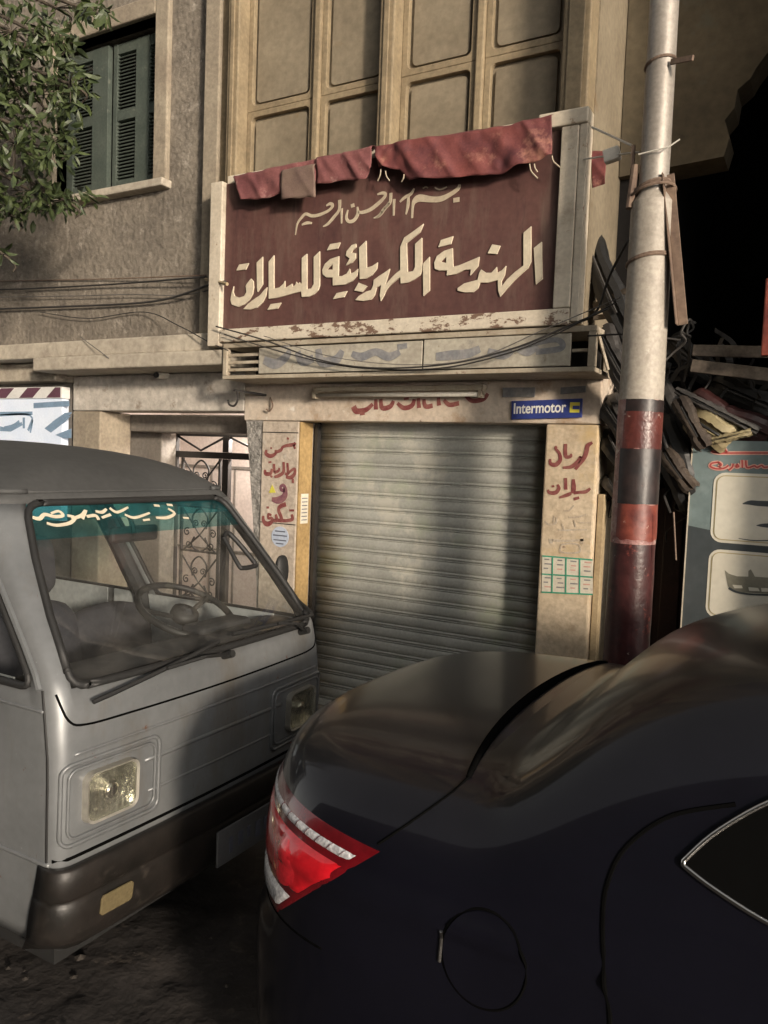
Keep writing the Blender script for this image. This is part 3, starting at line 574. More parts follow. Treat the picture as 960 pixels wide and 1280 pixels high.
cloth('cloth_banner', [(469,178),(560,158),(640,145),(690,133)], [(474,210),(500,213),(512,226),(560,224),(620,219),(660,207),(692,196)], M['redcloth'], 'widest red wrinkled cloth draped over the right half of the sign', Y=3.672, amp=.019, seed=12, nu=80, nv=22)
cloth('cloth_banner', [(738,180),(760,182)], [(741,236),(757,232)], M['redcloth'], 'narrow dark red cloth scrap hanging beside the pole at the sign end', Y=3.86, amp=.01, seed=15, nu=12)

big = [o for o in COL.objects if o.name.startswith('cloth_banner') and 'widest' in o.get('label', '')][0]
for x_, y_, dx, dy in ((476,212,-4,14),(482,214,5,12),(662,205,10,18),(690,195,10,14),(668,205,4,10),(505,218,-3,9)):
    MB().tube(smooth([at(x_,y_,3.655), at(x_+dx*.2,y_+dy*.5,3.652), at(x_+dx,y_+dy,3.66)], 5), .0035, 5).build('loose_thread', M['creamthin'], big)
# old sign box below the board
X_ = thing('sign_box', (-2.1, 3.9, 2.21), 'shallow weathered light box with smudged lettering under the maroon sign', 'sign')
MB().box(-3.245,-.985,3.72,4.055,2.205,2.228).build('soffit', M['ironpaint'], X_, bevel=.004)
MB().box(-3.245,-.985,3.72,4.055,2.392,2.42).build('top_board', M['ironpaint'], X_, bevel=.004)
MB().box(-3.245,-3.215,3.722,3.76,2.229,2.391).build('angle_post', M['ironpaint'], X_, bevel=.003)
MB().box(-1.02,-.985,3.722,3.76,2.229,2.391).build('angle_post', M['ironpaint'], X_, bevel=.003)
MB().box(-1.02,-.985,4.02,4.055,2.229,2.391).build('angle_post', M['ironpaint'], X_, bevel=.003)
MB().box(-2.975,-1.895,3.728,3.745,2.235,2.385).build('panel', M['boxpanel'], X_, bevel=.003)
MB().box(-1.885,-1.105,3.726,3.745,2.235,2.388).build('panel', M['boxpanel'], X_, bevel=.003)
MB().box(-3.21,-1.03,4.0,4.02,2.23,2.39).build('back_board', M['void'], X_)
for z in (2.262, 2.306, 2.350): MB().box(-3.214,-2.978,3.735,3.75,z-.009,z+.009).build('louvre', M['ironpaint'], X_, bevel=.002)
MB().box(-1.10,-1.022,3.735,3.75,2.30,2.315).build('louvre', M['ironpaint'], X_, bevel=.002)
MB().tube([(-.985,3.74,2.40),(-.94,3.8,2.22)], .008, 6).build('brace', M['ironpaint'], X_)
strokes('smudged_lettering', [[(330,450,8),(345,455,10),(358,446,8),(362,438,5)],[(372,440,7),(378,452,9),(392,448,8)],[(398,436,7),(402,452,10),(420,450,10),(428,438,6)],[(440,442,6),(452,446,9),(470,440,8),(486,446,9),(500,440,6)],[(497,434,6),(509,432,6)],[(352,432,5),(362,430,5)]], M['smudge'], X_, 3.7275)
strokes('smudged_lettering', [[(545,446,9),(565,444,11),(585,442,10),(600,436,8)],[(610,440,9),(630,444,10),(640,438,8)],[(648,436,8),(660,440,10),(672,432,8)],[(655,433,6),(690,425,6),(702,428,7),(700,436,7),(670,440,7)]], M['smudge'], X_, 3.7255)
t_ = thing('tube_fixture', (-2.2, 4.0, 2.13), 'unlit fluorescent tube in a long batten above the roller shutter', 'lamp')
MB().box(-2.765,-1.655,4.0,4.058,2.150,2.182).build('batten', M['ironpaint'], t_, bevel=.006)
MB().tube([(-2.74,4.0,2.130),(-1.68,4.0,2.130)], .013, 10).build('tube', M['whiteplastic'], t_, smooth_=True)
MB().box(-2.765,-2.74,3.985,4.03,2.11,2.149).build('end_cap', M['ironpaint'], t_, bevel=.003)
MB().box(-1.68,-1.655,3.985,4.03,2.11,2.149).build('end_cap', M['ironpaint'], t_, bevel=.003)

def text_part(name, txt, p0, p1, h, mat, parent, Y, bold=.0):
    cu = bpy.data.curves.new('t', 'FONT'); cu.body = txt; cu.size = 1; cu.extrude = .0; cu.offset = bold
    to = bpy.data.objects.new('t', cu); COL.objects.link(to); bpy.context.view_layer.update()
    me = to.evaluated_get(bpy.context.evaluated_depsgraph_get()).to_mesh()
    vs = [v.co.copy() for v in me.vertices]; fs = [tuple(p.vertices) for p in me.polygons]; to.to_mesh_clear() if False else None
    x0, x1 = min(v.x for v in vs), max(v.x for v in vs); z0, z1 = min(v.y for v in vs), max(v.y for v in vs)
    m = MB(); out = []
    for v in vs:
        u, t = (v.x-x0)/(x1-x0), (v.y-z0)/(z1-z0)
        out.append(Vector((lerp(p0[0], p1[0], u), Y, lerp(p0[1], p1[1], u) + t*h)))
    m.add(out, fs); bpy.data.objects.remove(to); bpy.data.curves.remove(cu)
    return m.build(name, mat, parent, solid=.001, recalc=False)
I_ = thing('parts_brand_sign', (-1.31, 4.05, 2.0), 'small blue enamel sign with white lettering above the right pillar', 'sign')
MB().prism([[(-1.502,4.045,1.997),(-1.122,4.045,2.010),(-1.124,4.045,2.108),(-1.506,4.045,2.095)]], (0,.014,0)).build('plate', M['blue'], I_, bevel=.002)
text_part('lettering', 'Intermotor', (-1.49,2.026), (-1.205,2.036), .058, M['signwhite'], I_, 4.043, bold=.018)
MB().box(-1.185,-1.135,4.0425,4.0445,2.035,2.088).build('emblem', M['signyellow'], I_)
MB().box(-1.170,-1.135,4.0405,4.0424,2.052,2.070).build('emblem_mark', M['blue'], I_)
for a, b in ((-1.60,-1.515),):
    tag(MB().box(-1.56,-1.38,4.045,4.058,2.117,2.168).build('paper_label', M['smudge'], bevel=.002), 'grey worn label on the header above the blue sign', 'label')
tag(MB().prism([[(-1.24,4.045,2.13),(-1.11,4.045,2.14),(-1.11,4.045,2.172),(-1.24,4.045,2.165)]], (0,.012,0)).build('paper_label', M['smudge']), 'small grey label above the right end of the blue sign', 'label')
# paper sheet with a green grid on the right pillar
N_ = thing('advert_sheet', (-1.15, 4.05, 1.1), 'pale paper sheet printed with a green grid pasted on the right pillar', 'poster')
sh = [at(678,694,4.056), at(741,699,4.056), at(741,744,4.056), at(677,741,4.056)]
MB().prism([[q for q in sh]], (0,.002,0)).build('sheet', M['paper'], N_)
def bil(u, v, y): p = sh[0].lerp(sh[1], u).lerp(sh[3].lerp(sh[2], u), v); p.y = y; return p
for v in (.02, .50, .98): MB().ribbon([bil(0,v,4.0555), bil(1,v,4.0555)], .008, (0,-1,0), .001).build('grid_line', M['papergreen'], N_)
for u in (.21,.48,.75): MB().ribbon([bil(u,0,4.0545), bil(u,1,4.0545)], .007, (0,-1,0), .001).build('grid_line', M['papergreen'], N_)
for iu in range(4):
    for iv in range(2):
        for k in range(3):
            u0 = iu*.26+.03+random.uniform(0,.03); v0 = iv*.49+.1+k*.12
            MB().ribbon([bil(u0,v0,4.0553), bil(min(u0+random.uniform(.08,.16),.99),v0,4.0553)], .007, (0,-1,0), .0008).build('print_line', random.choice([M['printpink'], M['smudge']]), N_)
R_ = thing('round_sticker', (-3.04, 4.05, 1.2), 'round pale blue sticker low on the left lettered pillar', 'sticker')
c0 = at(350,671,4.056); MB().prism([[c0+Vector((.068*math.cos(a*math.pi/12), 0, .066*math.sin(a*math.pi/12))) for a in range(24)]], (0,.002,0)).build('disc', M['stickerblue'], R_)
for dz, wd in ((.035,.08),(.008,.11),(-.022,.10),(-.044,.06)): MB().box(c0.x-wd/2,c0.x+wd/2,4.0545,4.0556,c0.z+dz-.004,c0.z+dz+.004).build('print_line', M['ink'], R_)
yt = at(340,612,4.056); tag(MB().prism([[yt+Vector((-.025,0,-.022)), yt+Vector((.03,0,-.018)), yt+Vector((.0,0,.032))]], (0,.002,0)).build('sticker', M['signyellow']), 'tiny yellow triangle sticker beside the purple letter on the left pillar', 'sticker')
yl = thing('notice_strip', (-2.895, 4.12, 1.34), 'narrow pale notice stuck on the ochre jamb beside the shutter', 'notice')
MB().box(-2.8955,-2.894,4.09,4.17,1.33,1.52).build('sheet', M['paper'], yl)
for k in range(7): MB().box(-2.8939,-2.893,4.10,4.16,1.35+k*.023,1.356+k*.023).build('print_line', M['ink'], yl)
pw = tag(MB().box(-1.03,-.995,4.10,4.16,.15,1.62).build('timber_post', M['palewood'], bevel=.004), 'pale upright timber batten against the right edge of the right pillar', 'post')
# hook bracket
hk = thing('hook_bracket', (-3.3, 4.0, 2.1), 'black iron hook bracket on the wall left of the shutter', 'hook')
MB().bar(at(293,488,3.86), at(332,494,4.06), .03, .014).build('arm', M['dark'], hk, bevel=.003)
MB().tube(smooth([at(297,488,3.86), at(297,500,3.86), at(293,507,3.86), at(287,506,3.86), at(285,500,3.86)]), .007, 7).build('hook', M['dark'], hk)
hk2 = tag(MB().tube(smooth([at(338,497,4.04), at(341,507,4.03), at(337,514,4.03), at(333,511,4.03)]), .005, 6).build('wall_hook', M['rust']), 'small rusty curl of wire on top of the left lettered pillar', 'hook')
cb = thing('wall_socket', at(203,472,4.0), 'small white lamp holder without bulb on the whitewashed lintel', 'lamp holder')
p0 = at(203,468,4.02)
MB().tube([p0+Vector((0,.04,0)), p0+Vector((.01,-.06,-.01))], .026, 12).build('holder', M['whiteplastic'], cb, bevel=.002)
MB().tube([p0+Vector((.010,-.061,-.010)), p0+Vector((.014,-.075,-.014))], .019, 12).build('socket', M['dark'], cb)

# shop sign at the far left, beyond the doorway
K_ = thing('neighbour_shop_sign', (-5.5, 4.06, 1.5), 'bluish white lit shop sign with a purple striped band at the far left', 'sign')
MB().box(-7.2,-5.045,4.0,4.06,1.2,2.12).build('sign_face', M['lightbox'], K_)
MB().box(-7.2,-5.03,3.985,4.06,2.123,2.21).build('striped_band', M['signwhite'], K_, bevel=.003)
for k in range(6):
    x = -5.045 - k*.32
    MB().prism([[(x,3.984,2.128),(x-.16+(.0),3.984,2.128),(x-.06,3.984,2.205),(x+.0 if k==0 else x+.1,3.984,2.205)]], (0,.0008,0)).build('stripe', M['purple'], K_)
strokes('print_shape', [[(0,432,10),(150,430,10)],[(0,440,6),(140,440,6),(140,520,6)],[(155,395,16),(320,385,16)],[(20,500,12),(60,490,12),(90,470,12)],[(110,450,10),(110,500,10)],[(130,510,10),(150,460,10)]], M['printblue'], K_, 3.9998, 0, 400, 3.69, .001)
for q_ in ([(205,500),(260,455),(330,440),(300,470),(235,520)],[(240,470),(300,428),(330,425),(330,432),(275,470)],[(255,530),(330,500),(330,545),(290,545)],[(0,490),(40,500),(100,470),(105,485),(50,515),(0,512)]): polys('print_shape', [q_], M['printblue'], K_, 3.9996, 0, 400, 3.69, -.001)

# ------------------------------------------------------------------ cables
def cable(path, r, label, mat='cable', group='cables strung along the wall', sag=0):
    p = smooth(path, 8); o = MB().tube(p, r*.6, 6).build('cable', M[mat], smooth_=True); return tag(o, label, 'cable', group)
YC = 3.88
cable([at(-60,360,YC), at(0,362,YC), at(130,356,YC), at(258,346,3.82)], .010, 'topmost cable of the bundle running along the left plaster wall')
cable([at(-60,388,YC), at(60,384,YC), at(190,377,YC), at(262,356,3.80), at(282,352,3.70)], .012, 'thick cable of the left wall bundle bending up to the sign')
cable([at(-60,372,YC), at(90,370,YC), at(160,368,YC), at(225,369,YC), at(264,362,3.83)], .006, 'thin middle cable of the bundle along the left plaster wall', 'cablegrey')
cable([at(50,390,YC), at(110,398,YC), at(180,390,YC), at(225,408,3.77), at(262,428,3.72), at(285,438,3.66)], .006, 'thin cable curving down from the left wall to the sign corner')
cable([at(-40,352,3.90), at(120,349,3.90), at(258,344,3.84)], .007, 'straight brown cable above the left wall bundle', 'rust')
cable([at(100,421,3.775), at(135,447,3.735), at(150,462,3.93), at(165,465,4.04), at(198,470,4.03)], .005, 'thin flex running down the ledge to the bare lamp holder', 'cablegrey')
cable([at(270,408,3.66), at(330,425,3.64), at(400,450,3.66), at(470,460,3.67), at(560,455,3.66), at(640,436,3.65), at(700,412,3.62), at(760,386,3.50)], .008, 'thick cable sagging across the light box up to the pole')
cable([at(280,418,3.67), at(360,442,3.66), at(440,459,3.68), at(540,461,3.68), at(620,446,3.66), at(690,420,3.63), at(770,378,3.50)], .006, 'second thinner cable sagging across the light box')
cable([at(330,420,3.65), at(420,447,3.65), at(520,456,3.66), at(600,446,3.65), at(680,412,3.62), at(775,372,3.5)], .004, 'thinnest cable of the sagging bundle on the light box', 'cablegrey')
cable([at(720,404,3.68), at(745,390,3.62), at(762,345,3.55), at(785,300,3.42)], .010, 'black cable looping from the sign corner up to the pole', 'cable', 'cables tied to the pole')
cable([at(735,420,3.70), at(790,418,3.6), at(850,425,3.9)], .007, 'cable running level behind the pole at the light box', 'cable', 'cables tied to the pole')
pk = tag(MB().tube([at(257,349,3.80), at(284,355,3.66)], .010, 7).build('wooden_peg', M['palewood']), 'short pale wooden peg sticking out beside the last sign letter', 'peg')

# ================================================================== POLE
PX, PY = -.71, 3.46
U = thing('utility_pole', (PX, PY, .15), 'tall steel pole painted red below with black bands, standing before the shop', 'pole')
def pole_part(name, z0, z1, r0, r1, mat, n=28, parent=U, wob=.0012, a0=None, a1=None, rag=0):
    k = max(2, int((z1-z0)/.03))
    def f(u, v):
        a = 2*math.pi*u if a0 is None else lerp(R(a0), R(a1), u)
        z = lerp(z0, z1, v) + rag*noise.noise(Vector((a*2.5, z0*7, 0)))*(1 if v in (0, 1) else 0)
        rr = lerp(r0, r1, v) + wob*noise.noise(Vector((math.cos(a)*3, math.sin(a)*3, z*9)))
        return Vector((PX+rr*math.cos(a), PY+rr*math.sin(a), z))
    return MB().grid(f, n, k+1, a0 is None).build(name, M[mat], parent, smooth_=True)
pole_part('base_section', .15, 1.44, .0990, .0935, 'polemaroon', wob=.003)
pole_part('peeling_section', 1.44, 2.045, .0935, .0905, 'polepeel', wob=.002)
pole_part('red_band', 1.46, 1.612, .0949, .0941, 'polered', n=40, wob=.002, a0=-126, a1=120, rag=.02)
pole_part('black_wrap', 1.609, 1.84, .0950, .0938, 'tape', n=40, wob=.002, a0=-128, a1=130, rag=.004)
pole_part('red_band', 1.838, 1.998, .0931, .0923, 'poledull', n=40, wob=.002, a0=-122, a1=120, rag=.01)
pole_part('black_wrap', 1.995, 2.045, .0932, .0929, 'tape', n=40, wob=.002, a0=-118, a1=120, rag=.008)
pole_part('steel_section', 2.045, 2.86, .0905, .0850, 'pole')
pole_part('collar', 2.86, 2.90, .0850, .0590, 'pole')
pole_part('upper_section', 2.90, 6.5, .0590, .052, 'polegrey')
def ring(z, r, tilt, wr, name, mat='rust', parent=U):
    return MB().tube([(PX+r*math.cos(a), PY+r*math.sin(a), z+tilt*math.cos(a+.6)) for a in [2*math.pi*k/28 for k in range(29)]], wr, 6, False).build(name, M[mat], parent)
ring(3.42, .061, .012, .006, 'wire_tie'); ring(2.92, .068, .02, .009, 'wire_tie'); ring(2.90, .088, .02, .006, 'wire_tie'); ring(2.62, .091, .016, .006, 'wire_tie'); ring(2.625, .091, .02, .005, 'wire_tie')
MB().bar((PX+.05,PY-.05,3.40),(PX+.14,PY-.09,3.38), .012, .02).build('bracket', M['rust'], U)
MB().tube([(PX-.075,PY-.02,3.02),(PX-.085,PY-.04,2.84)], .016, 8).build('bracket', M['rust'], U)
MB().tube([at(700+142,640,3.36), at(845,700,3.36)], .004, 5).build('wire_tie', M['rust'], U)
ab = tag(MB().box(-.024,.024,-.003,.003,0,.62).box(-.024,-.018,.003,.04,0,.62).build('angle_bar', M['rust'], bevel=.002), 'bent steel angle bar strapped upright to the right of the pole', 'steel bar')
ab.location = at(852,405,3.42); d_ = at(836,228,3.42)-at(852,405,3.42); ab.rotation_euler = d_.to_track_quat('Z','Y').to_euler()
i_ = thing('insulator', at(765,194,3.6), 'white block insulator on wires between the sign corner and the pole', 'insulator')
a0 = at(765,194,3.58); MB().box(-.035,.035,-.02,.02,-.028,.028, Matrix.Translation(a0) @ Matrix.Rotation(-.2,4,'Y')).build('block', M['whiteplastic'], i_, bevel=.005)
MB().tube([at(730,199,3.70), at(765,194,3.58), at(800,190,3.5)], .004, 6).build('wire', M['whiteplastic'], i_)
MB().tube([at(740,159,3.72), at(790,182,3.48)], .005, 6).build('wire', M['whiteplastic'], i_)
MB().tube([at(798,193,3.39), at(835,184,3.38), at(850,174,3.38)], .003, 6).build('wire', M['whiteplastic'], i_)
MB().bar(at(792,182,3.46), at(790,222,3.46), .014, .014).build('hanger', M['rust'], i_)

# ================================================================== NEIGHBOUR WITH THE PARTS SHOP
V = thing('parts_shop_building', (.5, 5.2, .15), 'olive plastered building at the right with a dark open parts shop', 'building')
YN = 4.45
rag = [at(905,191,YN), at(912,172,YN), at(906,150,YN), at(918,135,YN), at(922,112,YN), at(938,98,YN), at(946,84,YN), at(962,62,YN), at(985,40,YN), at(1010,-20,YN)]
MB().prism([[Vector((-1.10,YN,3.345)), Vector((rag[0].x,YN,3.375))]+rag[1:]+[Vector((rag[-1].x,YN,6.2)), Vector((-1.10,YN,6.2))]], (0,.22,0)).build('upper_wall', M['olive'], V)  # ragged edge cut into the wall to stand in for a black shadow
MB().box(.34,2.6,3.56,4.7,.15,6.2).build('sun_blocking_pier', M['olive'], V, bevel=.01)  # unseen pier added to keep the sun off the shop interior and junk
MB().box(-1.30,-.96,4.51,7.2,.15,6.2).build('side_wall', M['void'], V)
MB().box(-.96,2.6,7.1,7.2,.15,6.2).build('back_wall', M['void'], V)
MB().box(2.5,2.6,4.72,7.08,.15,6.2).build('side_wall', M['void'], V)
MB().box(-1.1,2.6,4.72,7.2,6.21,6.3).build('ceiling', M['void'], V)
db = thing('brown_door', (-.73, 4.5, .15), 'dark brown panelled door half hidden behind the pole', 'door')
MB().box(-.955,-.50,4.50,4.54,.152,1.66).build('door_leaf', M['doorbrown'], db)
for a, b in ((-.94,-.80),(-.76,-.66),(-.62,-.52)): MB().box(a,b,4.485,4.499,.25,1.60).build('door_panel', M['doorbrown'], db, bevel=.006)
# hanging and stacked bumpers
def bumper(a, b, mat, label, h=.13, bow=.12, drop=.0, dirv=(0,-1,0), twist=0, name='car_bumper', group='old bumpers heaped in the parts shop', holes=True):
    a, b = Vector(a), Vector(b); L = b-a; d = L.normalized(); dv = Vector(dirv); dv = (dv-d*dv.dot(d)).normalized(); up = d.cross(dv).normalized()
    if up.z < 0: up = -up
    rot = Matrix.Rotation(twist, 4, d); dv = rot @ dv; up = rot @ up
    h = h*.78; prof = [(-.05,-.50),(.004,-.50),(.020,-.30),(.020,-.12),(.002,-.10),(.002,.10),(.024,.13),(.020,.36),(.004,.50),(-.05,.50)]
    nu = 26; m = MB(); vs = []
    sd = random.uniform(0, 50)
    for i in range(nu):
        t = i/(nu-1); s = 1-(2*t-1)**2
        end = min(t, 1-t)
        c = a + L*t + dv*(bow*(1-abs(2*t-1)**3)) - up*drop*s
        sc = 1 - .25*max(0, .05-end)/.05
        for q, z in prof:
            vs.append(c + dv*q*1.0 + up*(z*h*sc*(1+.12*math.sin(t*9+sd))) + up*.006*noise.noise(Vector((t*14+sd, z*3, 0))))
    n = len(prof); m.add(vs, [(i*n+j, i*n+j+1, (i+1)*n+j+1, (i+1)*n+j) for i in range(nu-1) for j in range(n-1)])
    r = thing(name, a.lerp(b, .5), label, 'bumper', group)
    m.build('bumper_skin', M[mat], r, solid=.004)
    # a lower grille bar and two lamp rims
    gp = [a+L*t+dv*(bow*(1-abs(2*t-1)**3)+.035)-up*(drop*(1-(2*t-1)**2)+h*.03) for t in [.2+.6*k/12 for k in range(13)]]
    MB().tube(gp, h*.05, 6).build('trim_bar', M['bumpblack' if mat != 'bumpblack' else 'bumpgrey'], r)
    return r
def junk(ax, ay, aY, bx, by, bY, mat, label, **k): return bumper(at(ax,ay,aY), at(bx,by,bY), mat, label, **k)
def plank(a, b, wd, th, mat, label):
    o = MB().bar(a, b, th, wd).build('wooden_plank', M[mat], bevel=.004); return tag(o, label, 'plank', 'planks among the bumpers')
plank(at(866,438,4.12), at(990,441,4.10), .055, .02, 'plank', 'upper of two pale dusty planks across the shop opening at the right edge')
plank(at(864,457,4.08), at(990,472,4.06), .06, .02, 'plank', 'lower of two pale planks at the right edge, sloping slightly down')
junk(862,500,4.12,960,545,4.10,'bumpred','dull dark red bumper sloping above the poster board', h=.17, bow=.04, twist=.3)
junk(845,488,4.02,948,540,4.0,'bumpgrey','long grey bar sloping down to the right above the poster', h=.06, bow=.02)
junk(848,498,3.98,882,560,3.96,'bumpbrown','brown bumper edge pointing down behind the pole at the poster corner', h=.10, bow=.03)
junk(862,520,4.05,915,552,4.02,'bumpcream','cream coloured bumper corner with a round lamp hole above the poster', h=.19, bow=.05)
junk(870,556,4.0,940,540,3.98,'bumpcream','narrow cream moulding resting on top of the poster board', h=.05, bow=.02)
junk(738,300,4.2,792,430,3.95,'bumpblack','black bumper end hanging steeply left of the pole beside the sign', h=.16, bow=.08)
plank(at(742,383,4.02), at(806,352,3.9), .03, .015, 'plank', 'thin plank leaning up behind the pole just right of the sign corner')
plank(at(742,397,3.98), at(812,391,3.92), .025, .015, 'plank', 'level thin batten behind the pole by the light box')
junk(752,410,3.95,800,500,3.9,'bumpgrey','grey bumper end hanging between the light box and the pole', h=.14, bow=.08)
junk(759,498,4.16,800,560,4.1,'bumpgrey','grey plastic arch liner beside the right end of the blue sign', h=.16, bow=.09)
junk(762,535,4.2,806,610,4.12,'bumpblack','black bumper curl hanging right of the red lettered pillar', h=.17, bow=.09)
junk(762,592,4.2,796,640,4.15,'bumpgrey','small grey bumper corner low between right pillar and pole', h=.13, bow=.07)
junk(826,520,4.15,870,640,4.1,'bumpblack','black bumper hanging steeply right of the pole above the dark door', h=.18, bow=.10)
junk(822,470,4.3,870,590,4.2,'bumpgrey','grey bumper end behind the pole left of the sloping bar', h=.15, bow=.10)
junk(830,560,4.05,866,612,4.0,'bumpbrown','brown splintered bumper end beside the pole at band height', h=.10, bow=.06)
junk(838,425,4.5,900,480,4.4,'bumpblack','black bumper just right of the pole under the angle bar', h=.16, bow=.09)
junk(890,480,4.35,985,520,4.3,'bumpblack','black bumper under the pale grey one at the right edge', h=.15, bow=.06)
# tangled straps and wire among the bumpers
sc_ = MB()
for k in range(110):
    a = at(random.choice([random.uniform(758,775), random.uniform(825,872), random.uniform(825,950)]), random.uniform(410,600), random.uniform(4.2,4.55)); pts = [a]; dd = Vector((random.gauss(0,1), random.gauss(0,.4), random.gauss(-.3,.7))).normalized()
    if a.z < 1.93 and a.x > -.58: a.z += .35
    for j in range(4): dd = (dd+Vector((random.gauss(0,.35), random.gauss(0,.2), random.gauss(-.1,.35)))).normalized(); pts.append(pts[-1]+dd*random.uniform(.03,.07))
    sc_.ribbon(smooth(pts, 4), random.uniform(.008,.035), (random.gauss(0,.5),-1,random.gauss(0,.5)), .003)
for k in range(34):
    a = at(random.uniform(760,880), random.uniform(400,640), random.uniform(4.1,4.4)); pts = [a]
    for j in range(5): pts.append(pts[-1]+Vector((random.uniform(-.07,.07), random.uniform(-.05,.05), random.uniform(-.09,.05))))
    sc_.tube(smooth(pts, 5), random.uniform(.003,.010), 5)
sc_ = stuff(sc_.build('scrap_tangle', M['scrap'])); sc_['label'] = 'tangle of grey scrap strips and hoses hanging around the pole'; sc_['category'] = 'scrap'
x9 = at(953,410,3.9).x
rp = tag(MB().box(x9,x9+.08,3.9,3.95,2.28,2.62).build('red_post', M['polered'], bevel=.006), 'red painted upright post at the right edge above the bumpers', 'post')
# advertising board
A_ = thing('parts_poster', (-.2, 4.1, .3), 'tall blue grey poster board showing car bumpers on cream cards', 'poster')
YA = 4.02
MB().box(-.570,.40,YA,YA+.03,.40,1.905).build('board', M['poster'], A_)
MB().box(-.5755,-.5705,YA-.006,YA+.034,.40,1.905).build('edge_strip', M['whiteframe'], A_)
MB().prism([[(-.569,YA-.001,.40),(.39,YA-.001,.40),(.39,YA-.001,1.44),(-.30,YA-.001,1.455),(-.569,YA-.001,1.495)]], (0,.0008,0)).build('printed_band', M['posterdark'], A_)
def card(z0, z1, x0=-.468, x1=.38, r=.05):
    def lp(i, y): return [Vector((cx+(r-i)*math.cos(R(s+18*k)), y, cz+(r-i)*math.sin(R(s+18*k)))) for cx, cz, s in ((x1-r,z0+r,-90),(x1-r,z1-r,0),(x0+r,z1-r,90),(x0+r,z0+r,180)) for k in range(6)]
    MB().prism([lp(0, YA-.003)], (0,.0018,0)).build('card_border', M['card'], A_)
    MB().prism([lp(.012, YA-.0045)], (0,.0013,0)).build('card_line', M['cardedge'], A_)
    MB().prism([lp(.017, YA-.006)], (0,.0013,0)).build('card', M['card'], A_)
card(1.425, 1.755); card(1.065, 1.392); card(.70, 1.035)
YK = YA-.0065
for mt_, wk, yy in (('printpink', 22, YA-.002), ('printred', 9, YA-.0031)):
    strokes('printed_words', [[(690,862,wk),(655,868,wk),(645,885,wk),(680,898,wk),(720,895,wk),(745,880,wk)],[(690,862,wk),(705,875,wk),(690,888,wk)],[(770,870,wk),(765,888,wk),(745,905,wk)],[(790,872,wk),(785,888,wk),(800,885,wk),(790,872,wk)],[(818,850,wk),(820,893,wk)],[(838,852,wk),(842,888,wk),(862,890,wk)],[(862,890,wk),(885,882,wk),(900,890,wk),(925,880,wk),(940,890,wk),(985,884,wk)]], M[mt_], A_, yy, 740, 380, 4.36, .001)
    strokes('printed_words', [[(650,802,wk),(690,812,wk),(800,812,wk),(985,812,wk)],[(700,812,wk),(720,790,wk),(735,810,wk)]], M[mt_], A_, yy, 740, 380, 4.36, .001)
kz = dict(ox=840, oy=540, sc=4.925, th=.0008)
strokes('printed_bumper', [[(435,442,6),(480,435,30),(540,440,36),(700,446,40)],[(520,575,4),(560,575,24),(640,578,34),(700,578,34)],[(410,655,4),(500,668,7),(600,668,7),(700,666,7)]], M['posterdark'], A_, YK, **kz)
polys('printed_bumper', [[(325,850),(350,872),(400,888),(470,890),(470,855),(485,845),(500,870),(510,890),(700,905),(700,1000),(560,995),(440,988),(370,975),(345,950)]], M['printgrey'], A_, YK, 840, 540, 4.925, -.0008)
polys('printed_bumper', [[(372,940),(430,945),(435,962),(385,962)],[(470,955),(530,960),(540,980),(475,978)],[(548,960),(700,965),(700,985),(552,983)]], M['card'], A_, YK-.001, 840, 540, 4.925, -.0008)
strokes('printed_bumper', [[(350,960,16),(400,985,14),(500,1000,12),(700,1005,12)]], M['posterdark'], A_, YK-.001, **kz)

# ================================================================== TREE
T = thing('street_tree', (-6.4, 2.75, 0), 'leafy tree whose drooping twigs reach in front of the shuttered window', 'tree')
MB().tube(smooth([(-6.5,2.75,-.05),(-6.45,2.78,1.2),(-6.55,2.75,2.4),(-6.4,2.8,3.4),(-6.2,2.85,4.6),(-6.25,2.8,6)]), [.17,.16,.15,.145,.14,.14,.135,.13,.13,.125,.12,.12,.115,.11,.11,.105,.10,.10,.09,.09,.08,.08,.075,.07,.065,.06,.055,.05,.045,.04,.03], 10).build('trunk', M['bark'], T, smooth_=True)
lf = MB(); br = MB()
hubs = [(15,40,60,34),(62,50,38,24),(88,106,30,34),(38,120,50,48),(20,180,52,40),(62,178,36,34),(40,240,58,22),(80,250,40,16),(5,95,50,50),(112,14,30,12),(12,268,34,14),(-40,60,60,60),(-50,180,60,60),(4,318,10,12),(70,10,60,20),(-90,60,60,80),(-120,190,60,60)]
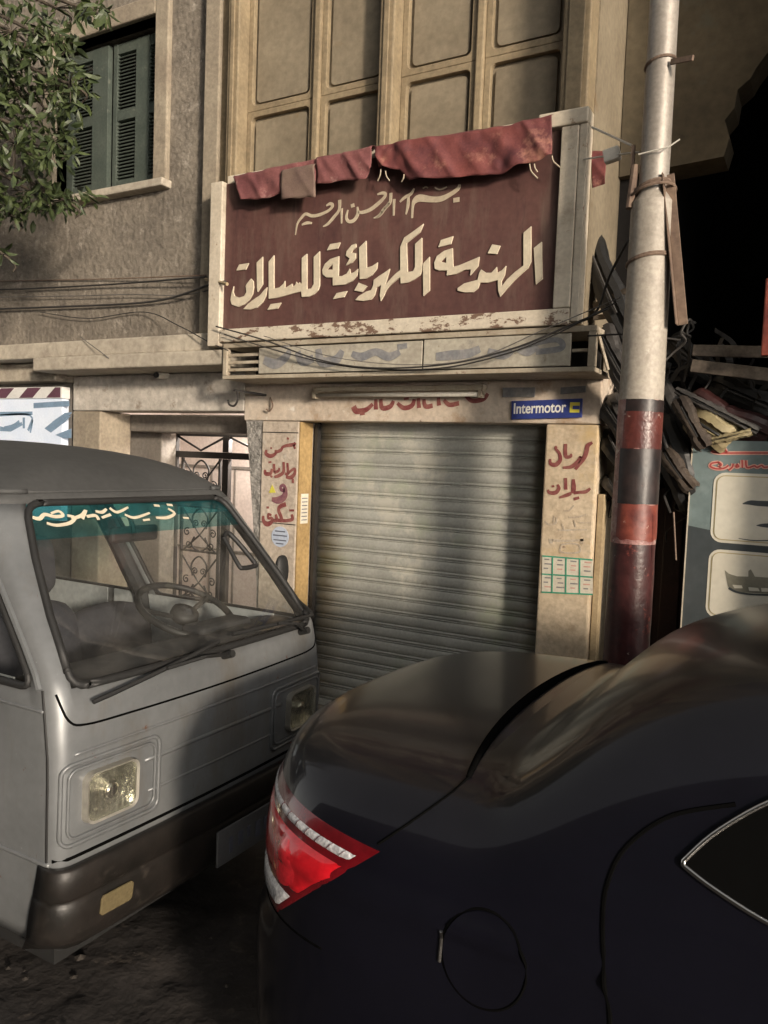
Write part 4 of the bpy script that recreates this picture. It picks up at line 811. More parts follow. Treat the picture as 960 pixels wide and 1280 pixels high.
for hi_, (hx_, hy_, rx, ry) in enumerate(hubs):
    Yh = 3.05 + .25*random.random(); c = at(hx_, hy_, Yh)
    st = Vector((-6.35+random.uniform(-.05,.05), 2.8, lerp(3.2, 5.2, min(1, max(0, (c.z-2.6)/2)))))
    path = smooth([st, st.lerp(c, .5)+Vector((0,0,.18)), c, c+Vector((.10,0,-.12))], 6)
    br.tube(path, [lerp(.022,.003,k/(len(path)-1)) for k in range(len(path))], 5)
    for k in range(int(rx*ry*.085)+20):
        a = random.uniform(0, 6.28); q = math.sqrt(random.random())
        p = at(hx_+rx*q*math.cos(a), hy_+ry*q*math.sin(a), Yh+random.uniform(-.22,.22))
        if noise.noise(p*4.5) < -.18: continue
        L = random.uniform(.055,.105); wd = L*random.uniform(.30,.42)
        d = Vector((random.gauss(.15,.6), random.gauss(0,.5), random.gauss(-.55,.5))).normalized(); s_ = d.cross(Vector((random.gauss(0,1),random.gauss(0,1),random.gauss(0,.6)))).normalized(); n_ = d.cross(s_)
        lf.add([p, p+d*L*.35+s_*wd*.5+n_*.004, p+d*L*.75+s_*wd*.38, p+d*L-n_*.012, p+d*L*.75-s_*wd*.38, p+d*L*.35-s_*wd*.5+n_*.004, p+d*L*.5-n_*.008], [(0,1,6),(1,2,6),(2,3,6),(3,4,6),(4,5,6),(5,0,6)])
        if k % 5 == 0: br.tube([p, p.lerp(c, .4)+Vector((0,0,.02)), c], [.0015,.002,.003], 4)
br.build('branches', M['bark'], T, smooth_=True)
stuff(lf.build('crown', M['leaf'], T, recalc=False))

# ================================================================== VAN
VC = 2.13
VV = 2.145                                               # centre line (Y)
VAN = thing('parked_van', (-3.4, VV, 0), 'dusty silver grey minivan parked facing right with teal sun strip', 'van')
VROWS = [  # z, front x, half width, corner radius
 (.24,-1.890,0.621,.06),(.30,-1.868,0.647,.055),(.38,-1.856,0.659,.055),(.46,-1.848,0.667,.055),(.54,-1.842,0.671,.055),(.62,-1.838,0.674,.055),(.70,-1.835,0.676,.055),(.78,-1.834,0.676,.055),(.86,-1.836,0.676,.055),(.93,-1.842,0.675,.06),(.99,-1.850,0.672,.065),(1.05,-1.866,0.668,.06),
 (1.09,-1.890,0.663,.06),(1.16,-1.946,0.653,.065),(1.24,-2.010,0.644,.07),(1.32,-2.074,0.633,.08),(1.40,-2.138,0.622,.09),(1.455,-2.182,0.613,.10),(1.51,-2.224,0.605,.11),(1.565,-2.266,0.594,.12),
 (1.60,-2.300,0.584,.135),(1.635,-2.345,0.569,.16),(1.67,-2.405,0.544,.19),(1.70,-2.48,0.506,.24),(1.725,-2.57,0.454,.26),(1.745,-2.68,0.382,.26),(1.76,-2.80,0.286,.22),(1.77,-2.93,0.172,.14),(1.775,-3.05,0.048,.04)]
NF, NA, XR = 12, 8, -5.1
SIDE = [0,.012,.028,.05,.09,.13,.17,.21,.25,.285,.30,.315,.34,.40,.46,.52,.58,.62,.64,.66,.72,.78,.84,.90,.95,1.0]
def van_half(row):                                      # points from the front centre round the corner to the rear, positive side
    z, xf, w_, r = row; pts = []
    r = min(r, w_*.8)
    for i in range(NF+1):
        t = i/NF; y = (w_-r)*t; pts.append(Vector((xf - .022*(y/max(w_, .1))**2*w_/.7, y, z)))
    xb = pts[-1].x
    for k in range(1, NA+1):
        a = math.pi/2*k/NA; pts.append(Vector((xb - r + r*math.cos(a) - .02*math.sin(a)*0, w_-r + r*math.sin(a), z)))
    x0 = pts[-1].x
    for s in SIDE[1:]: pts.append(Vector((lerp(x0, XR, s), w_ + .006*math.sin(math.pi*s), z)))
    return pts
VH = [van_half(r) for r in VROWS]; NH = len(VH[0]); NV = len(VROWS)
def vpt(i, j, off=0.0):                                 # i: column (negative = near side), j: row
    p = VH[j][abs(i)]; s = 1 if i >= 0 else -1
    return Vector((p.x, VV + s*p.y, p.z))
def vnorm(i, j):
    i0, i1 = max(-NH+1, i-1), min(NH-1, i+1); j0, j1 = max(0, j-1), min(NV-1, j+1)
    n = (vpt(i1, j)-vpt(i0, j)).cross(vpt(i, j1)-vpt(i, j0))
    n = n.normalized() if n.length > 1e-9 else Vector((0,0,1))
    c = vpt(i, j)-Vector((-3.4, VV, 1.0)); return n if n.dot(c) > 0 else -n
GB, GT = 11, 19                                         # glass rows
GA = NF                                             # windshield ends part-way round the corner
def side_col(s): return NF+NA+SIDE.index(s)
WIN = [(side_col(.012), side_col(.285)), (side_col(.34), side_col(.62)), (side_col(.66), side_col(.95))]
GT2 = 18
def face_kind(i, j):                                    # cell between column i,i+1 (i>=0) and row j,j+1
    if GB <= j < GT and i < GA: return 'ws'
    if GB <= j < GT2:
        for k, (a, b) in enumerate(WIN):
            if a <= i < b: return 'w%d' % k
    return 'roof' if j >= GT else 'body'
def van_faces(test, sides=(1,-1), off=0.0):
    m = MB(); idx = {}
    def V_(i, j):
        if (i, j) not in idx: idx[(i, j)] = len(m.v); m.v.append(vpt(i, j) + vnorm(i, j)*off)
        return idx[(i, j)]
    for j in range(NV-1):
        for i in range(NH-1):
            if not test(i, j): continue
            for s in sides: m.f.append([V_(s*i, j), V_(s*(i+1), j), V_(s*(i+1), j+1), V_(s*i, j+1)])
    return m
body = van_faces(lambda i, j: face_kind(i, j) == 'body').build('body', M['vanpaint'], VAN, smooth_=True, solid=.012)
van_faces(lambda i, j: face_kind(i, j) == 'roof').build('roof', M['vanroof'], VAN, smooth_=True, solid=.012)
# rear closing panel
rr = [vpt(NH-1, j) for j in range(NV)]; rl = [vpt(-(NH-1), j) for j in range(NV)]
MB().add(rr+rl, [(j, j+1, NV+j+1, NV+j) for j in range(NV-1)]).build('tailgate', M['vanpaint'], VAN)
van_faces(lambda i, j: face_kind(i, j) == 'ws' and j < GT-2, off=-.004).build('windshield', M['windshield'], VAN, smooth_=True)
van_faces(lambda i, j: face_kind(i, j) == 'ws' and j == GT-2, off=-.004).build('sun_strip', M['strippale'], VAN, smooth_=True)
strip = van_faces(lambda i, j: face_kind(i, j) == 'ws' and j >= GT-1, off=-.004).build('sun_strip', M['strip'], VAN, smooth_=True)
for k in range(3):
    for s in (1, -1): van_faces(lambda i, j: face_kind(i, j) == 'w%d' % k, (s,), -.004).build('side_window', M['sideglass'], VAN, smooth_=True)
def curve_on(pts, off=.002): return [vpt(i, j)+vnorm(i, j)*off for i, j in pts]
def rnd(path, rad=.05):                                 # rounds the corners of a closed loop
    out = []; n = len(path)
    for k in range(n):
        p, a, b = path[k], path[k-1], path[(k+1) % n]
        d1, d2 = (a-p), (b-p)
        if d1.length < 1e-6 or d2.length < 1e-6: continue
        if d1.normalized().dot(d2.normalized()) > -.75:
            p1, p2 = p+d1.normalized()*rad, p+d2.normalized()*rad
            for t in (0,.25,.5,.75,1): out.append(p1*(1-t)**2+p*2*t*(1-t)+p2*t*t)
        else: out.append(p)
    return out+[out[0]]
ws = [(i, GB) for i in range(-GA, GA+1)] + [(GA, j) for j in range(GB+1, GT)] + [(i, GT) for i in range(GA, -GA-1, -1)] + [(-GA, j) for j in range(GT-1, GB, -1)]
MB().tube(rnd(curve_on(ws, .002), .06), .013, 8, False).build('windshield_seal', M['black'], VAN, smooth_=True)
for k, (a, b) in enumerate(WIN):
    for s in (1, -1):
        lp_ = [(s*i, GB) for i in range(a, b+1)] + [(s*b, j) for j in range(GB+1, GT2)] + [(s*i, GT2) for i in range(b, a-1, -1)] + [(s*a, j) for j in range(GT2-1, GB, -1)]
        MB().tube(rnd(curve_on(lp_, .001), .04), .012, 6, False).build('window_seal', M['black'], VAN, smooth_=True)
# roof gutter
for s in (1, -1): MB().tube(curve_on([(s*i, GT+1) for i in range(GA, NH)], .004), .010, 6).build('gutter', M['vanroof'], VAN, smooth_=True)
MB().tube(curve_on([(i, GT+1) for i in range(-GA, GA+1)], .001), .006, 6).build('gutter', M['vanroof'], VAN, smooth_=True)
# panel gaps and pressed ribs on the front
def rowpt(y, z, off=.0):                                # point on the front face / corner at lateral offset y, height z
    j = max(k for k in range(NV) if VROWS[k][0] <= z+1e-6); j = min(j, NV-2); t = (z-VROWS[j][0])/(VROWS[j+1][0]-VROWS[j][0])
    def find(jj):
        h = VH[jj]; a = abs(y)
        for i in range(NF+NA):
            if h[i].y <= a <= h[i+1].y+1e-9:
                q = (a-h[i].y)/max(h[i+1].y-h[i].y, 1e-9); return h[i].lerp(h[i+1], q)
        return h[NF+NA].copy()
    p = find(j).lerp(find(j+1), t); s = 1 if y >= 0 else -1
    q = Vector((p.x, VV+s*p.y, z)); a = min(abs(y)/.67, 1)
    n = Vector((1, s*max(0, (a-.82)/.18)*1.4, 0)).normalized(); return q+n*off
def rib(pts, r, mat, name, off=.0, n=6, per=5):
    q = smooth([Vector((y, z, 0)) for y, z in pts], per); return MB().tube([rowpt(p.x, p.y, off) for p in q], r, n).build(name, mat, VAN, smooth_=True)
rib([(-.650,1.04),(-.63,.965),(-.575,.940),(-.4,.935),(0,.932),(.4,.935),(.575,.940),(.63,.965),(.650,1.04)], .004, M['gap'], 'panel_gap', -.001)
rib([(-.62,.862),(-.4,.865),(0,.866),(.4,.865),(.62,.862)], .006, M['vanpaint'], 'pressed_rib')
rib([(-.36,.765),(0,.768),(.36,.765)], .009, M['vanpaint'], 'pressed_rib', -.003)
rib([(-.665,.552),(-.4,.552),(0,.552),(.4,.552),(.665,.552)], .006, M['gap'], 'panel_gap', -.001)
rib([(-.34,.66),(0,.66),(.34,.66)], .006, M['vanpaint'], 'pressed_rib', -.002)
def lampset(s):
    # recessed surround with double frame, then the lamp itself
    def rect(y0, y1, z0, z1, r, off, nper=5):
        out = []
        for cy, cz, st in ((y1-r,z0+r,-90),(y1-r,z1-r,0),(y0+r,z1-r,90),(y0+r,z0+r,180)):
            for k in range(nper+1):
                t = R(st+90*k/nper); out.append(rowpt(s*(cy+r*math.cos(t)), cz+r*math.sin(t), off))
        return out
    o1 = rect(.300,.655,.592,.835,.03,.003); MB().tube(o1+[o1[0]], .007, 6, False).build('lamp_surround', M['vanpaint'], VAN, smooth_=True)
    o2 = rect(.318,.636,.610,.818,.03,.004); MB().tube(o2+[o2[0]], .005, 6, False).build('lamp_surround', M['vanpaint'], VAN, smooth_=True)
    lampg = thing_part('headlight', rowpt(s*.475,.72), VAN)
    b = rect(.398,.592,.640,.798,.030,.0); c = sum(b, Vector())/len(b)
    bezel = [c+(q-c)*.985+Vector((.024,0,0)) for q in b]
    m = MB(); n = len(b); inn = [c+(q-c)*.90+Vector((.020,0,0)) for q in b]; deep = [c+(q-c)*.84+Vector((.006,0,0)) for q in b]
    m.add(b+bezel+inn, [(i,(i+1)%n,n+(i+1)%n,n+i) for i in range(n)]+[(n+i,n+(i+1)%n,2*n+(i+1)%n,2*n+i) for i in range(n)])
    m.build('bezel', M['chromedull'], lampg, smooth_=False)
    MB().tube([c+Vector((.008,0,0)), c+Vector((.020,0,0)), c+Vector((.024,0,0))], [.030,.024,.010], 12).build('bulb_cap', M['chrome'], lampg, smooth_=True)
    for k in range(7):
        yy = lerp(-.068,.068,k/6); MB().tube([c+Vector((.036-.5*yy*yy,yy,-.050)), c+Vector((.039-.5*yy*yy,yy,0)), c+Vector((.036-.5*yy*yy,yy,.050))], .0025, 5).build('lens_rib', M['lens'], lampg)
    ctr = c+Vector((.010,0,0))
    m = MB(); m.add(inn+deep+[ctr], [(i,(i+1)%n,n+(i+1)%n,n+i) for i in range(n)]+[(n+i,n+(i+1)%n,2*n) for i in range(n)]); m.build('reflector', M['reflector'], lampg, smooth_=True)
    m = MB(); rings = [[c+(q-c)*f+Vector((.021+.014*(1-(f/.9)**2),0,0)) for q in b] for f in (.9,.75,.55,.3)]
    m.add([q for rg in rings for q in rg]+[c+Vector((.036,0,0))], [(k*n+i,k*n+(i+1)%n,(k+1)*n+(i+1)%n,(k+1)*n+i) for k in range(3) for i in range(n)]+[(3*n+i,3*n+(i+1)%n,4*n) for i in range(n)]); m.build('lens', M['lens'], lampg, smooth_=True)
def thing_part(name, loc, parent):
    o = bpy.data.objects.new(name, None); COL.objects.link(o); o.location = loc; attach(o, parent); return o
lampset(1); lampset(-1)
# bumper wrapping the corners
def bump(u, v):
    y = lerp(-.672, .672, u); pr = [(.530,.002),(.535,.030),(.528,.040),(.445,.042),(.430,.032),(.415,.042),(.33,.044),(.30,.040),(.255,.020),(.245,.0)]
    k = v*(len(pr)-1); i = min(int(k), len(pr)-2); t = k-i; z, off = lerp(pr[i][0],pr[i+1][0],t), lerp(pr[i][1],pr[i+1][1],t)
    e = min(1, max(0, (abs(y)-.60)/.06)); p = rowpt(max(-.665, min(.665, y)), z); s = 1 if y >= 0 else -1
    n = Vector((1-e*.8, s*e*.9, 0)).normalized(); q = p + n*off
    if abs(y) > .655: q.x -= (abs(y)-.655)/.017*.05; q.y = VV+s*(.668+off*.25)
    return q
bo = MB().grid(bump, 61, 19).build('bumper', M['vanbump'], VAN, smooth_=True, solid=.004)
for s in (1, -1):
    il = thing_part('indicator', rowpt(s*.50,.38), VAN)
    cc = [rowpt(s*y, z, .044) for y, z in ((.43,.345),(.535,.345),(.543,.355),(.543,.402),(.535,.412),(.43,.412),(.422,.402),(.422,.355))]
    MB().prism([cc], (.010,0,0)).build('lens', M['amber'], il, bevel=.004)
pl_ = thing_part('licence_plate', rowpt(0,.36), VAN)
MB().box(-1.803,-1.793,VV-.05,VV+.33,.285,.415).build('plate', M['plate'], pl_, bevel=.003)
for k in range(6):
    y = VV+.01+k*.05; MB().box(-1.7925,-1.7905,y,y+.018+.008*(k%2),.315+.01*(k%3),.375).build('plate_mark', M['ink'], pl_)
# wipers
def wiper(y0, z0, y1, z1, ym, zm):
    w_ = thing_part('wiper', rowpt(ym, zm), VAN)
    def gp(y, z, off): return rowpt(y, z, off)+Vector((off*.5,0,off*.5))
    MB().tube([gp(lerp(y0,y1,k/10), lerp(z0,z1,k/10), .028) for k in range(11)], .0075, 6).build('blade', M['black'], w_)
    MB().tube([gp(ym, zm, .015), gp(lerp(ym,(y0+y1)/2,.5), lerp(zm,(z0+z1)/2,.5)+.01, .045), gp((y0+y1)/2,(z0+z1)/2,.036)], .006, 6).build('arm', M['black'], w_)
    MB().tube([gp(ym, zm, -.005), gp(ym, zm, .03)], .014, 8).build('pivot', M['black'], w_)
wiper(-.57,1.00,-.02,1.075,.03,1.025); wiper(.06,1.085,.58,1.075,.52,1.025)
# near and far doors: gaps, handle, mirror
for s in (1, -1):
    a, b = NF+NA-1, side_col(.30); cols = list(range(a, b+1))
    MB().tube(curve_on([(s*a, j) for j in range(1, GB+1)], .0005), .004, 5).build('panel_gap', M['black'], VAN)
    MB().tube(curve_on([(s*b, j) for j in range(1, GT2+1)], .0005), .004, 5).build('panel_gap', M['black'], VAN)
    MB().tube(curve_on([(s*side_col(.64), j) for j in range(1, GT2+1)], .0005), .004, 5).build('panel_gap', M['black'], VAN)
    MB().tube(curve_on([(s*i, 10) for i in range(a, NH)], .0), .006, 6).build('pressed_rib', M['vanpaint'], VAN, smooth_=True)
    MB().tube(curve_on([(s*i, 4) for i in range(a-1, NH)], .0), .008, 6).build('pressed_rib', M['vanpaint'], VAN, smooth_=True)
    MB().tube(curve_on([(s*(NF+NA), j) for j in range(GB, GT2+1)], .003), .009, 6).build('pillar_trim', M['vanpaint'], VAN)
    h = thing_part('door_handle', vpt(s*side_col(.25), 9), VAN)
    MB().box(-.07,.07,-.012,.012,-.014,.014, Matrix.Translation(vpt(s*side_col(.25), 9)+Vector((0,s*.012,0)))).build('lever', M['black'], h, bevel=.006)
mr_ = thing_part('wing_mirror', vpt(GA+5, GB+1), VAN)
mp_ = at(352,714,2.90)
MB().grid(lambda u, v: mp_+Vector((.02*math.sin(math.pi*v)*math.cos(2*math.pi*u)*1.2, .045*math.sin(math.pi*v)**.6*math.sin(2*math.pi*u), -.075*math.cos(math.pi*v))), 16, 11, True).build('housing', M['black'], mr_, smooth_=True)
MB().tube([mp_+Vector((0,-.03,-.05)), vpt(GA+5, GB)+Vector((0,.0,.03))], .010, 6).build('stalk', M['black'], mr_)
# wheels
def wheel(par, x, y, r, wd, s, mt='black', hub='plate'):
    g = thing_part('wheel', (x, y, r-.03), par); prof = [(-.5,.62),(-.5,.90),(-.38,.99),(0,1.0),(.38,.99),(.5,.90),(.5,.62)]
    MB().grid(lambda u, v: Vector((x+r*lerp(prof[min(int(v*6),5)][1],prof[min(int(v*6),5)+1][1],v*6-min(int(v*6),5))*math.cos(2*math.pi*u), y+wd*lerp(prof[min(int(v*6),5)][0],prof[min(int(v*6),5)+1][0],v*6-min(int(v*6),5)), r-.03+r*lerp(prof[min(int(v*6),5)][1],prof[min(int(v*6),5)+1][1],v*6-min(int(v*6),5))*math.sin(2*math.pi*u))), 30, 7, True).build('tyre', M[mt], g, smooth_=True)
    rp = [(.64,.50),(.60,.40),(.48,.30),(.30,.34),(.16,.42),(.0,.44)]
    MB().grid(lambda u, v: Vector((x+r*rp[round(v*5)][0]*math.cos(2*math.pi*u), y+s*wd*rp[round(v*5)][1], r-.03+r*rp[round(v*5)][0]*math.sin(2*math.pi*u))), 24, 6, True).build('rim', M[hub], g, smooth_=True)
for x in (-2.62,-4.42):
    for s in (1,-1):
        MB().grid(lambda u, v: Vector((x+lerp(.0,.34,v)*math.cos(2*math.pi*u), VV+s*(.6785), .26+lerp(0,.34,v)*math.sin(2*math.pi*u))), 28, 3, True).build('wheel_arch', M['black'], VAN)
        wheel(VAN, x, VV+s*.615, .29, .15, s)
MB().box(-5.05,-1.93,VV-.62,VV+.62,.20,.30).build('underbody', M['black'], VAN)
# cabin
MB().box(-4.9,-2.05,VV-.63,VV+.63,.42,.46).build('cabin_floor', M['vaninner'], VAN)
def dash(u, v):
    pr = [(-1.93,1.045),(-2.02,1.06),(-2.12,1.05),(-2.20,1.00),(-2.24,.92),(-2.22,.80),(-2.12,.6)]
    k = v*6; i = min(int(k), 5); return Vector((lerp(pr[i][0],pr[i+1][0],k-i), VV+lerp(-.61,.61,u), lerp(pr[i][1],pr[i+1][1],k-i)))
MB().grid(dash, 12, 13).build('dashboard', M['vaninner'], VAN, smooth_=True)
MB().box(-2.16,-2.04,VV+.12,VV+.42,1.045,1.085).build('instrument_cowl', M['vaninner'], VAN, bevel=.02)
def seat(y0, y1, x, tall=True):
    s_ = thing_part('front_seat', (x, VV+(y0+y1)/2, .5), VAN)
    def cush(m, cx, cz, hx_, hz_, cy0, cy1, lean=0, n=20):
        def f(u, v):
            a = 2*math.pi*u; e = .55; cu, su = math.copysign(abs(math.cos(a))**e, math.cos(a)), math.copysign(abs(math.sin(a))**e, math.sin(a))
            sh_ = .72+.28*math.sin(math.pi*v)**.5; xx, zz = cu*hx_*sh_, su*hz_*sh_
            return Vector((cx+xx*math.cos(lean)-zz*math.sin(lean), lerp(cy0, cy1, v), cz+xx*math.sin(lean)+zz*math.cos(lean)))
        m.grid(f, n, 12, True)
        return m
    MB_ = cush(MB(), x+.02, .72, .26, .09, VV+y0, VV+y1); MB_.build('seat_cushion', M['seat'], s_, smooth_=True)
    cush(MB(), x-.25, .93 if tall else .86, .07, .24 if tall else .20, VV+y0+.01, VV+y1-.01, .18).build('seat_back', M['seat'], s_, smooth_=True)
    if tall: cush(MB(), x-.31, 1.29, .05, .13, VV+(y0+y1)/2-.13, VV+(y0+y1)/2+.13, .12).build('headrest', M['seat'], s_, smooth_=True)
seat(-.42,.0,-2.36); seat(.14,.56,-2.55,False)
bs = thing_part('rear_bench', (-3.5, VV, .5), VAN)
MB().box(-3.75,-3.3,VV-.60,VV+.60,.6,.78).build('bench_cushion', M['seat'], bs, bevel=.04)
MB().box(-3.85,-3.72,VV-.60,VV+.60,.78,1.20).build('bench_back', M['seat'], bs, bevel=.04)
sw = thing_part('steering_wheel', (-2.30, VV+.34, 1.1), VAN)
swc = Vector((-2.26, VV+.26, 1.105)); ax1, ax2 = Vector((0,1,0)), Vector((-.90,0,.40)).normalized(); axn = ax1.cross(ax2)
def swp(a, rr, d=0): return swc+ax1*rr*math.cos(a)+ax2*rr*math.sin(a)+axn*d
MB().tube([swp(2*math.pi*k/40,.20) for k in range(41)], .014, 8, False).build('rim', M['black'], sw, smooth_=True)
for a in (.3, math.pi-.3, -math.pi/2): MB().tube([swp(a,.20), swp(a,.05,-.03)], .011, 6).build('spoke', M['black'], sw)
MB().tube([swp(0,0,.0), swp(0,0,-.03), swp(0,0,-.05)], [.055,.06,.04], 14).build('hub', M['black'], sw, smooth_=True)
MB().tube([swc, Vector((-2.12, VV+.26, .80))], .025, 8).build('column', M['vaninner'], sw)
for s in (1,-1):
    MB().tube([vpt(s*side_col(.30), j)+Vector((0,-s*.05,0)) for j in range(GB-4, GT2+2)], .035, 8).build('inner_pillar', M['vaninner'], VAN)
    MB().box(-3.1,-2.1,VV+s*.640-.004,VV+s*.640+.004,.80,1.055).build('door_card', M['vanwhite'], VAN)
    MB().box(-4.9,-3.15,VV+s*.640-.004,VV+s*.640+.004,.80,1.055).build('door_card', M['vanwhite'], VAN)
hd = MB(); hd.tube(smooth([(-2.27,VV-.06,1.53),(-2.24,VV-.05,1.47),(-2.25,VV-.04,1.44)]), .008, 6); hd.build('mirror_stalk', M['black'], VAN)
MB().box(-2.275,-2.25,VV-.14,VV+.09,1.41,1.47).build('rear_view_mirror', M['black'], VAN, bevel=.012)
ph = thing_part('sticker', at(300,690,2.5), VAN)                  # clip-on frame stuck to the far side of the windshield
wn = Vector((.78,0,.625)).normalized()
def on_glass(x, y, off):
    p = on_plane(x, y, vpt(0,15), wn)
    for _ in range(4):
        q = rowpt(p.y-VV, p.z); p = on_plane(x, y, q+wn*off, wn)
    return p
cp = [on_glass(x, y, .010) for x, y in ((280,672),(287,667),(318,703),(316,708),(304,710),(298,706))]
MB().tube(smooth(cp+[cp[0]], 4), .010, 6, False).build('sticker_frame', M['black'], ph, smooth_=True)
# cream script on the teal strip
sm = MB(); n3 = 3.692
for st in [[(140,155,12),(180,165,18),(205,145,16),(250,155,16),(290,150,14),(270,130,12),(235,140,10)],[(215,185,12),(260,195,14),(320,185,16),(345,160,14),(310,150,12)],[(330,165,14),(375,150,16),(395,125,14),(380,165,14)],[(400,155,14),(440,150,16),(455,170,14)],[(440,130,12),(470,135,16),(490,120,12)],[(470,160,12),(510,145,14)],[(505,115,12),(540,135,14),(590,112,10)],[(575,145,10),(620,160,14),(690,138,10)],[(720,160,12),(770,160,16),(805,140,14),(775,118,12)],[(710,103,12),(735,105,12)],[(770,100,12),(795,102,12)],[(660,172,10),(690,168,10)],[(845,160,10),(870,162,10)]]:
    q = smooth([Vector(p) for p in st], 4) if len(st) > 2 else [Vector(p) for p in st]
    w3 = [on_glass(p.x/n3, 604+p.y/n3, .002) for p in q]; sm.ribbon(w3, [p.z/n3*.0030 for p in q], wn, .002)
sm.build('strip_lettering', M['cream'], strip)

# ================================================================== DARK SALOON CAR
CAR = thing('parked_car', (1.0, VC, 0), 'black navy saloon car with red tail light parked ahead of the van', 'car')
CST = [  # x, control points (half width, z) from sill to centre
 (-.55, [(.75,.20),(.81,.30),(.832,.55),(.828,.76),(.805,.93),(.745,1.040),(.61,1.092),(.34,1.105),(0,1.108)]),
 (-.35, [(.75,.20),(.81,.30),(.834,.55),(.830,.76),(.806,.95),(.740,1.085),(.63,1.215),(.42,1.290),(0,1.305)]),
 (-.10, [(.75,.20),(.81,.30),(.835,.55),(.832,.76),(.806,.96),(.730,1.12),(.63,1.295),(.45,1.395),(0,1.415)]),
 (.25, [(.75,.20),(.81,.30),(.835,.55),(.832,.76),(.805,.96),(.725,1.14),(.62,1.345),(.46,1.45),(0,1.475)]),
 (.8,  [(.75,.20),(.81,.30),(.835,.55),(.832,.76),(.804,.95),(.720,1.15),(.61,1.35),(.46,1.455),(0,1.48)]),
 (1.4, [(.75,.20),(.81,.30),(.835,.55),(.832,.76),(.804,.93),(.720,1.12),(.61,1.31),(.46,1.41),(0,1.44)]),
 (1.9, [(.75,.20),(.81,.30),(.835,.55),(.832,.76),(.802,.90),(.740,1.02),(.63,1.12),(.46,1.17),(0,1.20)]),
 (2.25,[(.75,.20),(.81,.30),(.835,.55),(.830,.74),(.80,.86),(.72,.94),(.58,.985),(.35,1.005),(0,1.015)]),
 (2.8, [(.75,.20),(.81,.30),(.832,.52),(.826,.68),(.79,.79),(.70,.86),(.55,.90),(.33,.92),(0,.93)])]
def cst(x):
    x = max(min(x, 2.8), -.55)
    for k in range(len(CST)-1):
        if CST[k][0] <= x <= CST[k+1][0]:
            a = CST[max(k-1,0)]; b = CST[k]; c = CST[k+1]; d = CST[min(k+2,len(CST)-1)]; t = (x-b[0])/(c[0]-b[0]); out = []
            for q in range(9):
                v = []
                for e in (0,1):
                    m1 = (c[1][q][e]-a[1][q][e])/max(c[0]-a[0],1e-6)*(c[0]-b[0]); m2 = (d[1][q][e]-b[1][q][e])/max(d[0]-b[0],1e-6)*(c[0]-b[0])
                    v.append((2*t**3-3*t**2+1)*b[1][q][e]+(t**3-2*t**2+t)*m1+(-2*t**3+3*t**2)*c[1][q][e]+(t**3-t**2)*m2)
                out.append(v)
            return out
def bspl(c, t):                                          # uniform cubic B-spline, ends clamped, symmetric at the centre line
    n = len(c); P_ = [c[0],c[0]]+c+[(-c[-2][0], c[-2][1])]
    k = t*(n); i = min(int(k), n-1); u = k-i
    p = [P_[min(i+q, len(P_)-1)] for q in range(4)]
    w4 = ((1-u)**3/6, (3*u**3-6*u**2+4)/6, (-3*u**3+3*u**2+3*u+1)/6, u**3/6)
    return [sum(w4[q]*p[q][e] for q in range(4)) for e in (0,1)]
XREAR, LREAR = -.55, .690
def csurf(x, t, s=-1):
    """x station (rear -1.18 .. front 3.25), t 0 sill .. 1 centre line, s side (-1 near the camera)"""
    d, z = bspl(cst(x), t); xx = x
    if x < XREAR:
        q = min(1, (XREAR-x)/LREAR); k = max(0, 1-q**3.1)**(1/3.1); d *= k
        z -= (.018*q**2+.05*q**10)*max(0, min(1, (z-.85)/.25))
        if z < .70: xx -= .045*min(1, (.70-z)/.06)*q**3
    if x > 2.6:
        q = min(1, (x-2.6)/.65); k = max(0, 1-q**2.8)**(1/2.8); d *= k; z -= .12*q**3*max(0, min(1, (z-.5)/.3))
    d += .012*math.exp(-((z-.885)/.018)**2) if z < .96 and -1.0 < x < 2.6 else 0
    return Vector((xx, VC+s*d, z))
def cnorm(x, t, s=-1):
    e = 1e-3; a = csurf(x+e, t, s)-csurf(x-e, t, s); b = csurf(x, min(t+e,1), s)-csurf(x, t-e, s); n = a.cross(b)
    n = n.normalized() if n.length > 1e-12 else Vector((0,s,0))
    c = csurf(x, t, s)-Vector((.9, VC, .7)); return n if n.dot(c) > 0 else -n
def t_of(x, z, s=-1):                                    # section parameter on the flank at height z
    lo, hi = 0.02, .98
    for _ in range(40):
        m = (lo+hi)/2
        if csurf(x, m, s).z < z: lo = m
        else: hi = m
    return (lo+hi)/2
def t_of_d(x, d, s=-1):                                  # section parameter on the top at half width d
    lo, hi = .45, 1.0
    for _ in range(40):
        m = (lo+hi)/2
        if abs(csurf(x, m, s).y-VC) > d: lo = m
        else: hi = m
    return (lo+hi)/2
def fl(x, z, off=0, s=-1): t = t_of(x, z, s); return csurf(x, t, s)+cnorm(x, t, s)*off
def tp(x, d, off=0, s=-1): t = t_of_d(x, d, s); return csurf(x, t, s)+cnorm(x, t, s)*off
xs = [XREAR-LREAR*math.sin(math.pi/2*k/34) for k in range(34,0,-1)]
xs = [XREAR-LREAR*min(.99995, 1-(1-k/34)**2.2) for k in range(34,0,-1)] + [XREAR+k*.05 for k in range(0,63)] + [2.6+.65*min(.99995, 1-(1-k/22)**2.2) for k in range(1,23)]
ts = [k/59 for k in range(60)]
cm = MB(); nx, ntt = len(xs), len(ts)
for x in xs: cm.v += [csurf(x, t, -1) for t in ts] + [csurf(x, t, 1) for t in ts[-2::-1]]
w2 = 2*ntt-1
cm.f = [[i*w2+j, i*w2+j+1, (i+1)*w2+j+1, (i+1)*w2+j] for i in range(nx-1) for j in range(w2-1)]
cm.build('body', M['carpaint'], CAR, smooth_=True)
MB().box(-1.0,3.0,VC-.70,VC+.70,.19,.26).build('underbody', M['black'], CAR)
